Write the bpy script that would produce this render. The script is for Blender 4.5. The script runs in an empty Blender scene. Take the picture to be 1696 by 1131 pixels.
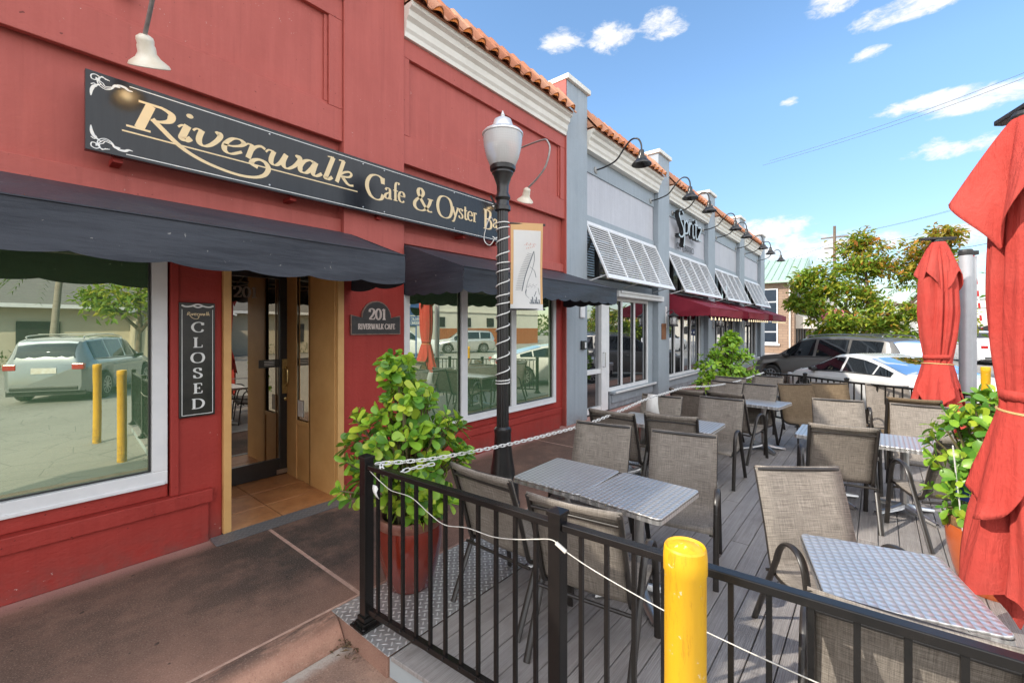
import bpy, math, random
from mathutils import Vector, Matrix, Euler
R = math.radians
rnd = random.Random(7)
scene = bpy.context.scene
col = scene.collection
PI = math.pi

# ------------------------------------------------------------------ mesh helper
class MB:
    def __init__(s): s.v = []; s.f = []; s.m = []; s.uv = {}; s.mi = 0
    def add(s, vs, fs):
        o = len(s.v); s.v += [tuple(p) for p in vs]
        for f in fs: s.f.append(tuple(i + o for i in f)); s.m.append(s.mi)
        return o
    def box(s, x0, x1, y0, y1, z0, z1):
        s.add([(x0,y0,z0),(x1,y0,z0),(x1,y1,z0),(x0,y1,z0),(x0,y0,z1),(x1,y0,z1),(x1,y1,z1),(x0,y1,z1)],
              [(0,3,2,1),(4,5,6,7),(0,1,5,4),(1,2,6,5),(2,3,7,6),(3,0,4,7)])
    def bar(s, a, b, w, h, up=(0,0,1)):
        a = Vector(a); b = Vector(b); d = (b - a).normalized(); u = Vector(up)
        if abs(d.dot(u)) > .99: u = Vector((1,0,0))
        r = d.cross(u).normalized() * (w/2); q = r.cross(d).normalized() * (h/2)
        s.add([a-r-q, a+r-q, a+r+q, a-r+q, b-r-q, b+r-q, b+r+q, b-r+q],
              [(0,1,2,3),(7,6,5,4),(0,4,5,1),(1,5,6,2),(2,6,7,3),(3,7,4,0)])
    def tube(s, pts, r, n=8, ry=None, up=(0,1,0), closed=False, cap=True):
        pts = [Vector(p) for p in pts]; N = len(pts); o = len(s.v); U = Vector(up)
        for i, p in enumerate(pts):
            if closed: d = pts[(i+1) % N] - pts[i-1]
            else: d = pts[min(i+1, N-1)] - pts[max(i-1, 0)]
            d = d.normalized() if d.length > 1e-9 else Vector((0,0,1))
            u = U if abs(d.dot(U)) < .97 else Vector((1,0,0)) if abs(d.x) < .9 else Vector((0,0,1))
            a = d.cross(u).normalized(); b = a.cross(d).normalized()
            rr = r[i] if isinstance(r, (list, tuple)) else r
            r2 = rr if ry is None else ry
            for k in range(n):
                t = 2*PI*k/n; s.v.append(tuple(p + a*(rr*math.cos(t)) + b*(r2*math.sin(t))))
        for i in range(N if closed else N-1):
            j = (i+1) % N
            for k in range(n):
                l = (k+1) % n; s.f.append((o+i*n+k, o+i*n+l, o+j*n+l, o+j*n+k)); s.m.append(s.mi)
        if cap and not closed:
            s.f.append(tuple(o+k for k in range(n))[::-1]); s.m.append(s.mi)
            s.f.append(tuple(o+(N-1)*n+k for k in range(n))); s.m.append(s.mi)
    def lathe(s, prof, c=(0,0,0), n=24, mat=None, capb=True, capt=True):
        o = len(s.v)
        for r, z in prof:
            for k in range(n):
                t = 2*PI*k/n; p = Vector((r*math.cos(t), r*math.sin(t), z))
                if mat: p = mat @ p
                s.v.append((p.x+c[0], p.y+c[1], p.z+c[2]))
        for i in range(len(prof)-1):
            for k in range(n):
                l = (k+1) % n; s.f.append((o+i*n+k, o+i*n+l, o+(i+1)*n+l, o+(i+1)*n+k)); s.m.append(s.mi)
        if capb: s.f.append(tuple(o+k for k in range(n))[::-1]); s.m.append(s.mi)
        if capt: s.f.append(tuple(o+(len(prof)-1)*n+k for k in range(n))); s.m.append(s.mi)
    def prism(s, poly, axis, a, b):
        """poly in the two other axes, extruded along axis from a to b"""
        def P(u, w, t): return {'x': (t,u,w), 'y': (u,t,w), 'z': (u,w,t)}[axis]
        n = len(poly)
        fs = [tuple(range(n))[::-1], tuple(range(n, 2*n))] + [(i, (i+1) % n, n+(i+1) % n, n+i) for i in range(n)]
        s.add([P(u, w, a) for u, w in poly] + [P(u, w, b) for u, w in poly], fs)
    def grid(s, rows, closed_u=False):
        o = len(s.v); n = len(rows[0])
        for r in rows: s.v += [tuple(p) for p in r]
        for i in range(len(rows)-1):
            for k in range(n if closed_u else n-1):
                l = (k+1) % n; s.f.append((o+i*n+k, o+i*n+l, o+(i+1)*n+l, o+(i+1)*n+k)); s.m.append(s.mi)
    def build(s, name, mats, parent=None, smooth=None, bevel=0, fix=True, solid=0):
        me = bpy.data.meshes.new(name); me.from_pydata(s.v, [], s.f)
        if not isinstance(mats, (list, tuple)): mats = [mats]
        for m in mats: me.materials.append(m)
        if len(mats) > 1: me.polygons.foreach_set('material_index', s.m)
        if fix:
            import bmesh
            bm = bmesh.new(); bm.from_mesh(me); bmesh.ops.recalc_face_normals(bm, faces=bm.faces); bm.to_mesh(me); bm.free()
        if s.uv:
            ul = me.uv_layers.new(name='UVMap')
            for lp in me.loops: ul.data[lp.index].uv = s.uv.get(lp.vertex_index, (0, 0))
        if smooth is not None:
            me.shade_smooth()
            if smooth < 180: me.set_sharp_from_angle(angle=R(smooth))
        o = bpy.data.objects.new(name, me); col.objects.link(o)
        if parent: o.parent = parent
        if solid:
            sm = o.modifiers.new('thickness', 'SOLIDIFY'); sm.thickness = solid; sm.offset = 0
        if bevel:
            bv = o.modifiers.new('bevel', 'BEVEL'); bv.width = bevel; bv.segments = 2; bv.limit_method = 'ANGLE'; bv.angle_limit = R(40)
        return o

def tag(o, label=None, cat=None, group=None, kind=None):
    if label: o['label'] = label
    if cat: o['category'] = cat
    if group: o['group'] = group
    if kind: o['kind'] = kind
    return o
def thing(name, label, cat, loc=(0,0,0), rz=0, group=None):
    o = bpy.data.objects.new(name, None); col.objects.link(o); o.empty_display_size = .1
    o.location = loc; o.rotation_euler = (0,0,rz)
    return tag(o, label, cat, group)
def struct(o): o['kind'] = 'structure'; return o
def copy_tree(o, parent=None):
    c = o.copy(); col.objects.link(c); c.parent = parent
    for ch in list(o.children): copy_tree(ch, c)
    return c
def dup(o, loc, rz, label, group=None):
    c = copy_tree(o); c.location = loc; c.rotation_euler = (0,0,rz); c['label'] = label
    if group: c['group'] = group
    return c
def smoothpath(pts, per=6, closed=False):
    pts = [Vector(p) for p in pts]; n = len(pts); out = []
    rng = range(n if closed else n-1)
    for i in rng:
        if closed: p0, p1, p2, p3 = pts[i-1], pts[i], pts[(i+1) % n], pts[(i+2) % n]
        else: p0, p1, p2, p3 = pts[max(i-1,0)], pts[i], pts[i+1], pts[min(i+2, n-1)]
        for k in range(per):
            t = k/per; t2 = t*t; t3 = t2*t
            out.append(.5*((2*p1) + (p2-p0)*t + (2*p0-5*p1+4*p2-p3)*t2 + (3*p1-p0-3*p2+p3)*t3))
    if not closed: out.append(pts[-1])
    return out
def interp(tab, x):
    if x <= tab[0][0]: return tab[0][1]
    for (a, va), (b, vb) in zip(tab, tab[1:]):
        if x <= b:
            t = (x-a)/(b-a); return va + (vb-va)*t
    return tab[-1][1]
def sm(t): t = max(0, min(1, t)); return t*t*(3-2*t)

# ------------------------------------------------------------------ materials
class NT:
    def __init__(s, name):
        s.mat = bpy.data.materials.new(name); s.mat.use_nodes = True
        s.t = s.mat.node_tree; s.n = s.t.nodes; s.l = s.t.links
        s.b = s.n['Principled BSDF']; s.out = s.n['Material Output']; s._co = None
    def new(s, typ, **kw):
        n = s.n.new(typ)
        for k, v in kw.items(): setattr(n, k, v)
        return n
    def put(s, sock, v):
        if v is None: return
        if isinstance(v, bpy.types.NodeSocket): s.l.new(v, sock)
        else: sock.default_value = v
    def co(s, which='Object'):
        if s._co is None: s._co = s.new('ShaderNodeTexCoord')
        return s._co.outputs[which]
    def geo(s, which='Position'): return s.new('ShaderNodeNewGeometry').outputs[which]
    def mapp(s, vec, scale=(1,1,1), rot=(0,0,0), loc=(0,0,0)):
        m = s.new('ShaderNodeMapping'); s.l.new(vec, m.inputs[0]); m.inputs['Scale'].default_value = scale
        m.inputs['Rotation'].default_value = rot; m.inputs['Location'].default_value = loc; return m.outputs[0]
    def noise(s, vec, scale=5, detail=4, rough=.55, dist=0):
        n = s.new('ShaderNodeTexNoise'); s.l.new(vec, n.inputs['Vector']); n.inputs['Scale'].default_value = scale
        n.inputs['Detail'].default_value = detail; n.inputs['Roughness'].default_value = rough; n.inputs['Distortion'].default_value = dist
        return n.outputs[0]
    def math(s, op, a, b=None, c=None, clamp=False):
        n = s.new('ShaderNodeMath', operation=op, use_clamp=clamp); s.put(n.inputs[0], a); s.put(n.inputs[1], b); s.put(n.inputs[2], c); return n.outputs[0]
    def mix(s, fac, a, b, blend='MIX'):
        n = s.new('ShaderNodeMix', data_type='RGBA', blend_type=blend)
        s.put(n.inputs[0], fac); s.put(n.inputs[6], a); s.put(n.inputs[7], b); return n.outputs[2]
    def ramp(s, fac, stops):
        n = s.new('ShaderNodeValToRGB'); e = n.color_ramp.elements
        while len(e) < len(stops): e.new(.5)
        for el, (p, c) in zip(e, stops): el.position = p; el.color = c if len(c) == 4 else (*c, 1)
        s.put(n.inputs[0], fac); return n.outputs[0]
    def maprange(s, v, a, b, c=0, d=1):
        n = s.new('ShaderNodeMapRange'); s.put(n.inputs[0], v)
        for i, x in enumerate((a, b, c, d)): n.inputs[i+1].default_value = x
        return n.outputs[0]
    def sep(s, v): n = s.new('ShaderNodeSeparateXYZ'); s.l.new(v, n.inputs[0]); return n.outputs
    def bump(s, h, strength=.2, dist=.01):
        n = s.new('ShaderNodeBump'); s.put(n.inputs['Height'], h); n.inputs['Strength'].default_value = strength
        n.inputs['Distance'].default_value = dist; s.l.new(n.outputs[0], s.b.inputs['Normal']); return n.outputs[0]
    def set(s, **kw):
        for k, v in kw.items(): s.put(s.b.inputs[{'color': 'Base Color', 'rough': 'Roughness', 'metal': 'Metallic', 'coat': 'Coat Weight', 'spec': 'Specular IOR Level', 'em': 'Emission Color', 'ems': 'Emission Strength'}[k]], v)
        return s
def c4(c): return (*c, 1) if len(c) == 3 else c
def pm(name, c1, c2=None, scale=4, rough=.6, metal=0, bump=0, bscale=60, bdist=.004, coat=0, spec=.5, stretch=(1,1,1), coords='Object', rvar=0):
    """a two-tone procedural paint / stucco / metal"""
    n = NT(name); v = n.co(coords); vs = n.mapp(v, stretch)
    if c2 is None: c2 = tuple(x*.8 for x in c1)
    f = n.noise(vs, scale, 6, .65); f = n.maprange(f, .3, .7)
    n.set(color=n.mix(f, c4(c1), c4(c2)), metal=metal, coat=coat, spec=spec)
    n.set(rough=n.maprange(f, 0, 1, rough-rvar, rough+rvar) if rvar else rough)
    if bump: n.bump(n.noise(v, bscale, 4, .6), bump, bdist)
    return n.mat

def wall_paint(name, c1, c2, speck=(.6,.5,.45), bstr=.26, grime=(.12,.08,.07)):
    n = NT(name); p = n.geo('Position')
    f = n.maprange(n.noise(p, .9, 6, .7), .3, .7)
    streak = n.maprange(n.noise(n.mapp(p, (5, 5, .35)), 2.2, 5, .7), .45, .75)
    base = n.mix(f, c4(c1), c4(c2))
    base = n.mix(n.math('MULTIPLY', streak, .22), base, c4(tuple(min(1, x*1.35+.02) for x in c1)))
    z = n.sep(p)[2]
    low = n.math('MULTIPLY', n.maprange(z, .28, .0), n.maprange(n.noise(p, 6, 5, .7), .35, .65))
    base = n.mix(n.math('MULTIPLY', low, .55), base, c4(grime))
    sp = n.math('MULTIPLY', n.maprange(n.noise(p, 34, 3, .6), .70, .72), n.maprange(n.noise(p, 1.7, 3, .6), .52, .6))
    base = n.mix(n.math('MULTIPLY', sp, .7), base, c4(speck))
    dk_ = n.math('MULTIPLY', n.maprange(n.noise(n.mapp(p, (1,1,1.3), loc=(3,1,7)), 26, 2, .5), .74, .76), .8); base = n.mix(dk_, base, c4(tuple(q*.25 for q in c1)))
    patch = n.maprange(n.noise(n.mapp(p, (.5,.5,.7), loc=(1,9,2)), 2.2, 3, .55), .54, .57); base = n.mix(n.math('MULTIPLY', patch, .16), base, c4(tuple(min(1, q*1.25) for q in c2)))
    run = n.math('MULTIPLY', n.maprange(n.noise(n.mapp(p, (9,9,.16)), 1.6, 4, .65), .56, .72), .20); base = n.mix(run, base, c4(tuple(q*.5 for q in c2)))
    n.set(color=base, rough=.62, spec=.35)
    h = n.math('ADD', n.math('MULTIPLY', n.noise(p, 55, 3, .6), .5), n.noise(n.mapp(p, (1,1,1.6)), 14, 4, .6))
    n.bump(h, bstr, .012); return n.mat

M = {}
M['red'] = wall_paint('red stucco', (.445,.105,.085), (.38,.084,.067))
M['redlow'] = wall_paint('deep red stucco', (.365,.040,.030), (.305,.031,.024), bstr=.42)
M['grey'] = wall_paint('blue grey stucco', (.335,.38,.42), (.29,.335,.375), (.4,.42,.45), .25)
M['pale'] = wall_paint('pale grey stucco', (.52,.53,.57), (.46,.47,.515), (.75,.75,.75), .2)
M['cornice'] = pm('cornice paint', (.80,.77,.70), (.68,.65,.58), 2, .55, bump=.1, bscale=30, coords='Object')
M['white'] = pm('white frame paint', (.80,.80,.80), (.70,.71,.72), 5, .38)
M['slat'] = pm('weathered white slats', (.66,.66,.66), (.55,.56,.57), 4, .45)
M['cream'] = pm('yellow cream paint', (.68,.40,.155), (.55,.30,.105), 2.5, .5, bump=.1, bscale=25)
M['black'] = pm('black satin paint', (.012,.012,.013), (.02,.019,.018), 20, .3, spec=.6)
M['bronze'] = pm('dark bronze powder coat', (.020,.017,.015), (.034,.028,.023), 30, .34, spec=.6)
M['blackrail'] = pm('black rail enamel', (.007,.0068,.0066), (.014,.012,.011), 14, .27, spec=.4, bump=.05, bscale=80)
M['steel'] = pm('brushed aluminium', (.62,.62,.60), (.48,.48,.47), 12, .28, metal=1)
M['cast'] = pm('cast aluminium', (.66,.66,.65), (.5,.5,.5), 20, .35, metal=1, bump=.1, bscale=60)
M['galv'] = pm('galvanised conduit', (.45,.44,.42), (.3,.3,.29), 20, .5, metal=.7)
M['brass'] = pm('brass', (.62,.46,.20), (.4,.28,.11), 20, .33, metal=1)
M['gold'] = pm('cream gold lettering', (.76,.60,.36), (.70,.54,.31), 6, .5)
M['letterwhite'] = pm('white lettering', (.78,.78,.76), (.68,.68,.66), 6, .5)
M['copper'] = pm('copper plaque', (.36,.16,.08), (.24,.10,.05), 20, .5, metal=.5)
M['lampwhite'] = pm('old white enamel', (.80,.76,.66), (.66,.58,.44), 9, .35, bump=.05, bscale=30)
M['plastic'] = pm('white plastic', (.80,.80,.78), (.66,.65,.62), 12, .4)
M['rope'] = pm('white cord', (.72,.69,.62), (.55,.52,.46), 40, .7)
M['tanrope'] = pm('tan rope', (.62,.42,.18), (.5,.32,.12), 60, .7)
def m_yellow():
    n = NT('yellow bollard sleeve'); v = n.co('Object'); x, y, z = n.sep(v)
    f = n.maprange(n.noise(n.mapp(v, (6,6,.8)), 1.5, 6, .7), .3, .7); c = n.mix(f, (.80,.455,.014,1), (.71,.375,.012,1))
    sc_ = n.maprange(n.noise(n.mapp(v, (14,14,2.2)), 2.2, 6, .8), .56, .66); c = n.mix(n.math('MULTIPLY', sc_, .55), c, (.46,.17,.012,1))
    chip = n.maprange(n.noise(v, 26, 4, .7), .65, .68); c = n.mix(n.math('MULTIPLY', chip, .7), c, (.75,.66,.45,1))
    low = n.math('MULTIPLY', n.maprange(z, .5, .0), n.maprange(n.noise(v, 9, 5, .7), .35, .6)); c = n.mix(n.math('MULTIPLY', low, .7), c, (.12,.08,.04,1))
    n.set(color=c, rough=n.maprange(f, 0, 1, .38, .55)); n.bump(n.noise(n.mapp(v, (8,8,1)), 6, 5, .6), .12, .006); return n.mat
M['yellow'] = m_yellow()
M['pot'] = pm('red brown glazed pot', (.23,.026,.012), (.15,.020,.012), 3, .16, coat=.6, bump=.12, bscale=7, rvar=.06)
M['potorange'] = pm('orange glazed pot', (.55,.12,.03), (.42,.085,.02), 3, .2, coat=.5)
M['potrim'] = pm('chipped pot rim', (.15,.035,.02), (.30,.15,.11), 9, .45, bump=.4, bscale=18)
M['soil'] = pm('potting soil', (.05,.032,.02), (.02,.014,.01), 30, .95, bump=.8, bscale=40, bdist=.02)
M['stem'] = pm('green stem', (.16,.14,.06), (.10,.075,.04), 20, .7)
M['bark'] = pm('tree bark', (.22,.16,.11), (.12,.085,.06), 6, .9, bump=.6, bscale=20, bdist=.03, stretch=(1,1,.3))
M['palmbark'] = pm('palm bark', (.32,.28,.23), (.22,.19,.15), 6, .9, bump=.5, bscale=12, bdist=.03, stretch=(.4,.4,3))
M['tyre'] = pm('tyre rubber', (.018,.018,.018), (.03,.03,.03), 20, .75)
M['rim'] = pm('alloy wheel', (.55,.55,.56), (.42,.42,.43), 8, .3, metal=.9)
M['taillight'] = pm('red tail lamp', (.50,.012,.015), (.35,.01,.01), 6, .12, coat=.6)
M['headlight'] = pm('clear head lamp', (.7,.72,.74), (.5,.52,.55), 6, .08, coat=.8)
M['plate'] = pm('licence plate', (.75,.76,.72), (.6,.55,.45), 14, .4)
M['darktrim'] = pm('dark trim', (.015,.015,.016), (.03,.03,.03), 12, .5)
M['paper'] = pm('white paper', (.82,.81,.78), (.74,.73,.70), 10, .7)
M['copperleaf'] = pm('small sign blue', (.03,.05,.15), (.02,.03,.1), 6, .5)
M['pinksign'] = pm('pink sign', (.55,.05,.12), (.65,.25,.28), 14, .5)
M['bluesign'] = pm('parking sign blue', (.06,.13,.32), (.05,.1,.26), 6, .5)
M['beigewall'] = pm('beige stucco', (.60,.53,.41), (.52,.46,.35), 1.2, .8)
M['whitewall'] = pm('offwhite stucco', (.70,.66,.56), (.62,.58,.5), 1.2, .8)
M['shingle'] = pm('grey shingle roof', (.20,.19,.18), (.13,.125,.12), 7, .85, stretch=(.3,1,3))
M['fencewood'] = pm('orange brown fence', (.42,.14,.05), (.33,.10,.035), 3, .75, stretch=(5,5,.4))
M['hedge'] = pm('clipped hedge green', (.05,.10,.022), (.025,.055,.014), 14, .8, bump=.8, bscale=22, bdist=.05)
M['greenroof'] = pm('pale green metal roof', (.42,.55,.44), (.36,.48,.39), 3, .4, metal=.1)
M['flagblue'] = pm('flag blue', (.02,.06,.28), (.015,.04,.2), 10, .8)
M['flagred'] = pm('flag red', (.5,.03,.03), (.4,.02,.02), 10, .8)
M['orangetile'] = pm('orange tile closure', (.60,.17,.015), (.45,.115,.01), 8, .7, bump=.2, bscale=30)
M['tray'] = pm('road marking paint', (.62,.61,.57), (.5,.49,.46), 8, .7)

def m_glass(name, tint, gl, fac, rough=.004):
    """coated window film seen from outside: dark tinted body under a strong mirror coat"""
    n = NT(name); n.n.remove(n.b)
    d = n.new('ShaderNodeBsdfDiffuse'); n.put(d.inputs[0], c4(tint))
    g = n.new('ShaderNodeBsdfGlossy'); n.put(g.inputs[0], c4(gl)); g.inputs[1].default_value = rough
    lw = n.new('ShaderNodeFresnel'); lw.inputs[0].default_value = 1.5
    p = n.geo('Position')
    b = n.new('ShaderNodeBump'); b.inputs['Strength'].default_value = .012; b.inputs['Distance'].default_value = .02
    n.l.new(n.noise(p, 2.2, 2, .4), b.inputs['Height']); n.l.new(b.outputs[0], g.inputs['Normal'])
    mx = n.new('ShaderNodeMixShader'); f = n.math('ADD', lw.outputs[0], fac, clamp=True); n.l.new(f, mx.inputs[0])
    n.l.new(d.outputs[0], mx.inputs[1]); n.l.new(g.outputs[0], mx.inputs[2]); n.l.new(mx.outputs[0], n.out.inputs[0]); return n.mat
M['film'] = m_glass('green tinted window film', (.14,.27,.14), (.92,.95,.76), .56)
M['glass'] = m_glass('clear dark window glass', (.012,.014,.016), (.95,.97,1), .34)
M['doorglass'] = m_glass('door glass', (.010,.008,.006), (.95,.88,.75), .36)
M['carglass'] = m_glass('tinted car glass', (.008,.010,.012), (.85,.92,1), .02)

def m_carpaint(name, c, rough=.25, metal=0):
    n = NT(name); p = n.co('Object')
    n.set(color=n.mix(n.maprange(n.noise(p, 3, 3), .3, .7), c4(c), c4(tuple(x*.93 for x in c))), rough=rough, metal=metal, coat=.8); return n.mat
M['carwhite'] = m_carpaint('white car paint', (.66,.66,.65))
M['carwhite2'] = m_carpaint('plain white van paint', (.72,.73,.73))
M['cargrey'] = m_carpaint('dark grey car paint', (.13,.125,.118), .3, .3)
M['carsilver'] = m_carpaint('silver blue car paint', (.30,.32,.33), .25, .6)
M['carlight'] = m_carpaint('light grey car paint', (.5,.5,.5), .25, .5)

def m_fabric(name, c1, c2, transl=0, weave=400, rough=.85):
    n = NT(name); p = n.co('Object')
    f = n.maprange(n.noise(p, 2.5, 5, .65), .3, .7)
    cc = n.mix(f, c4(c1), c4(c2)); n.set(color=cc, rough=rough, spec=.25)
    h = n.math('ADD', n.noise(p, 9, 4, .6), n.math('MULTIPLY', n.noise(p, weave, 1), .12)); n.bump(h, .35, .012)
    if transl:
        t = n.new('ShaderNodeBsdfTranslucent'); n.l.new(cc, t.inputs[0]); mx = n.new('ShaderNodeMixShader'); mx.inputs[0].default_value = transl
        n.l.new(n.b.outputs[0], mx.inputs[1]); n.l.new(t.outputs[0], mx.inputs[2]); n.l.new(mx.outputs[0], n.out.inputs[0])
    return n.mat
def m_canvas(name, c1, c2, transl):
    n = NT(name); p = n.co('Object'); x, y, z = n.sep(p)
    f = n.maprange(n.noise(n.mapp(p, (2,2,.8)), 2.0, 6, .7), .3, .7); cc = n.mix(f, c4(c1), c4(c2))
    dirt = n.maprange(n.noise(n.mapp(p, (9,9,1.0)), 1.8, 6, .75), .54, .75); cc = n.mix(n.math('MULTIPLY', dirt, .35), cc, c4(tuple(q*.55 for q in c2)))
    fade = n.maprange(n.noise(p, 1.3, 4, .6), .45, .7); cc = n.mix(n.math('MULTIPLY', fade, .28), cc, (.66,.19,.15,1))
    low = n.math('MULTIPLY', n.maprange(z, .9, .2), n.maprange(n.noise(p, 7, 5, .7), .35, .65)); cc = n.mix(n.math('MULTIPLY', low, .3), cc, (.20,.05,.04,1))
    n.set(color=cc, rough=.85, spec=.2)
    cre = n.noise(n.mapp(p, (11,11,1.6)), 1.0, 5, .6, .8); fine = n.noise(n.mapp(p, (5,5,5)), 4, 4, .6)
    h = n.math('ADD', n.math('MULTIPLY', cre, 1.2), n.math('MULTIPLY', fine, .35)); h = n.math('ADD', h, n.math('MULTIPLY', n.noise(p, 420, 1), .05)); n.bump(h, .75, .030)
    t = n.new('ShaderNodeBsdfTranslucent'); n.l.new(cc, t.inputs[0]); mx = n.new('ShaderNodeMixShader'); mx.inputs[0].default_value = transl
    n.l.new(n.b.outputs[0], mx.inputs[1]); n.l.new(t.outputs[0], mx.inputs[2]); n.l.new(mx.outputs[0], n.out.inputs[0]); return n.mat
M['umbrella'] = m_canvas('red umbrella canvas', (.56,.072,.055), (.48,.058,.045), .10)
M['maroon'] = m_fabric('maroon awning canvas', (.26,.022,.042), (.21,.018,.034), .08, 300, .6)
M['clothwhite'] = m_fabric('banner cloth', (.74,.74,.72), (.68,.69,.69), .15)
M['clothtan'] = m_fabric('banner border', (.70,.44,.22), (.62,.38,.18), .1)
M['beigeawning'] = m_fabric('beige awning canvas', (.70,.66,.58), (.62,.58,.5), .1)

def m_awning():
    n = NT('charcoal awning vinyl'); p = n.geo('Position')
    f = n.maprange(n.noise(p, 1.6, 6, .7), .3, .7)
    c = n.mix(f, (.024,.029,.041,1), (.048,.053,.066,1))
    sp = n.maprange(n.noise(n.mapp(p, (1,1,1)), 24, 3, .6), .70, .73)
    c = n.mix(n.math('MULTIPLY', sp, .5), c, (.34,.33,.31,1))
    n.set(color=c, rough=n.maprange(f, 0, 1, .42, .58), spec=.32)
    h = n.math('ADD', n.noise(n.mapp(p, (.8,.8,5)), 2.4, 3, .5), n.math('MULTIPLY', n.noise(p, 160, 1), .05)); n.bump(h, .36, .035); return n.mat
M['awning'] = m_awning()

def m_sling(name, dark, mid, light):
    n = NT(name); uv = n.co('UV'); oi = n.new('ShaderNodeObjectInfo')
    off = n.new('ShaderNodeVectorMath', operation='ADD'); n.l.new(uv, off.inputs[0])
    cmb = n.new('ShaderNodeCombineXYZ'); n.l.new(n.math('MULTIPLY', oi.outputs['Random'], 7), cmb.inputs[0]); n.l.new(n.math('MULTIPLY', oi.outputs['Random'], 13), cmb.inputs[1])
    n.l.new(cmb.outputs[0], off.inputs[1]); v = off.outputs[0]
    a = n.noise(n.mapp(v, (7, 290, 1)), 1, 3, .75); b = n.noise(n.mapp(v, (260, 8, 1)), 1, 3, .75)
    fine = n.noise(n.mapp(v, (420, 420, 1)), 1, 1)
    s = n.math('ADD', n.math('MULTIPLY', a, .55), n.math('MULTIPLY', b, .35)); s = n.math('ADD', s, n.math('MULTIPLY', fine, .12))
    cc = n.ramp(n.maprange(s, .37, .66), [(0, dark), (.45, mid), (1, light)])
    n.set(color=cc, rough=.7, spec=.3); n.bump(fine, .25, .002)
    t = n.new('ShaderNodeBsdfTranslucent'); n.l.new(n.mix(.5, cc, (.35,.24,.12,1)), t.inputs[0]); mx = n.new('ShaderNodeMixShader'); mx.inputs[0].default_value = .22
    n.l.new(n.b.outputs[0], mx.inputs[1]); n.l.new(t.outputs[0], mx.inputs[2]); n.l.new(mx.outputs[0], n.out.inputs[0]); return n.mat
M['sling'] = m_sling('taupe woven sling', (.085,.073,.061), (.265,.232,.198), (.56,.495,.42))
M['slingbrown'] = m_sling('brown woven sling', (.07,.05,.03), (.19,.135,.08), (.36,.27,.17))

def m_leaf(name, cols, transl=.3, rough=.32):
    n = NT(name); r = n.geo('Random Per Island')
    cc = n.ramp(r, cols); cc = n.mix(n.maprange(n.noise(n.co('Object'), 3, 3), .3, .7, 0, .35), cc, (.03,.07,.012,1))
    n.set(color=cc, rough=rough, spec=.5)
    t = n.new('ShaderNodeBsdfTranslucent'); n.l.new(n.mix(.35, cc, (.35,.5,.03,1)), t.inputs[0]); mx = n.new('ShaderNodeMixShader'); mx.inputs[0].default_value = transl
    n.l.new(n.b.outputs[0], mx.inputs[1]); n.l.new(t.outputs[0], mx.inputs[2]); n.l.new(mx.outputs[0], n.out.inputs[0]); return n.mat
M['clusia'] = m_leaf('glossy obovate leaves', [(0, (.06,.18,.025)), (.3, (.15,.36,.04)), (.65, (.36,.62,.055)), (1, (.66,.74,.07))])
M['clusiadark'] = m_leaf('bright hedge leaves', [(0, (.16,.36,.03)), (.5, (.34,.62,.05)), (1, (.58,.78,.07))])
M['treeleaf'] = m_leaf('almond tree leaves', [(0, (.10,.21,.018)), (.5, (.24,.38,.03)), (.8, (.42,.48,.04)), (1, (.58,.48,.045))], .4, .55)
M['treeleaforange'] = m_leaf('turning leaves', [(0, (.24,.26,.03)), (.4, (.52,.38,.04)), (.8, (.60,.27,.04)), (1, (.60,.17,.04))], .4, .55)
M['palmleaf'] = m_leaf('palm fronds', [(0, (.05,.10,.02)), (1, (.12,.17,.04))], .2, .5)

def m_deck():
    n = NT('grey composite decking'); p = n.geo('Position'); r = n.geo('Random Per Island')
    off = n.new('ShaderNodeVectorMath', operation='ADD'); n.l.new(p, off.inputs[0]); cb = n.new('ShaderNodeCombineXYZ')
    n.l.new(n.math('MULTIPLY', r, 40), cb.inputs[0]); n.l.new(n.math('MULTIPLY', r, 9), cb.inputs[1]); n.l.new(cb.outputs[0], off.inputs[1]); v = off.outputs[0]
    g = n.noise(n.mapp(v, (1.5, 45, 1)), 1, 5, .65, .6)
    w = n.new('ShaderNodeTexWave', wave_type='BANDS', bands_direction='Y'); n.l.new(n.mapp(v, (.5, 5, 1)), w.inputs[0])
    w.inputs['Scale'].default_value = 6; w.inputs['Distortion'].default_value = 7; w.inputs['Detail'].default_value = 3; w.inputs['Detail Scale'].default_value = 1.2
    base = n.mix(r, (.325,.298,.282,1), (.245,.222,.208,1))
    base = n.mix(n.maprange(g, .35, .7), base, (.41,.38,.36,1)); base = n.mix(n.math('MULTIPLY', w.outputs[1], .35), base, (.165,.147,.137,1))
    dirt = n.maprange(n.noise(p, 1.3, 6, .7), .48, .72); base = n.mix(n.math('MULTIPLY', dirt, .55), base, (.12,.105,.097,1))
    lt = n.maprange(n.noise(n.mapp(p, (1,1,1), loc=(5,3,0)), 2.1, 6, .75), .55, .75); base = n.mix(n.math('MULTIPLY', lt, .35), base, (.50,.475,.455,1))
    n.set(color=base, rough=.62, spec=.4); n.bump(n.math('ADD', g, n.math('MULTIPLY', w.outputs[1], .5)), .55, .005); return n.mat
M['deck'] = m_deck()
M['fascia'] = pm('grey fascia paint', (.42,.46,.47), (.34,.38,.39), 3, .6, bump=.2, bscale=40, stretch=(1,.3,1))

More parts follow.
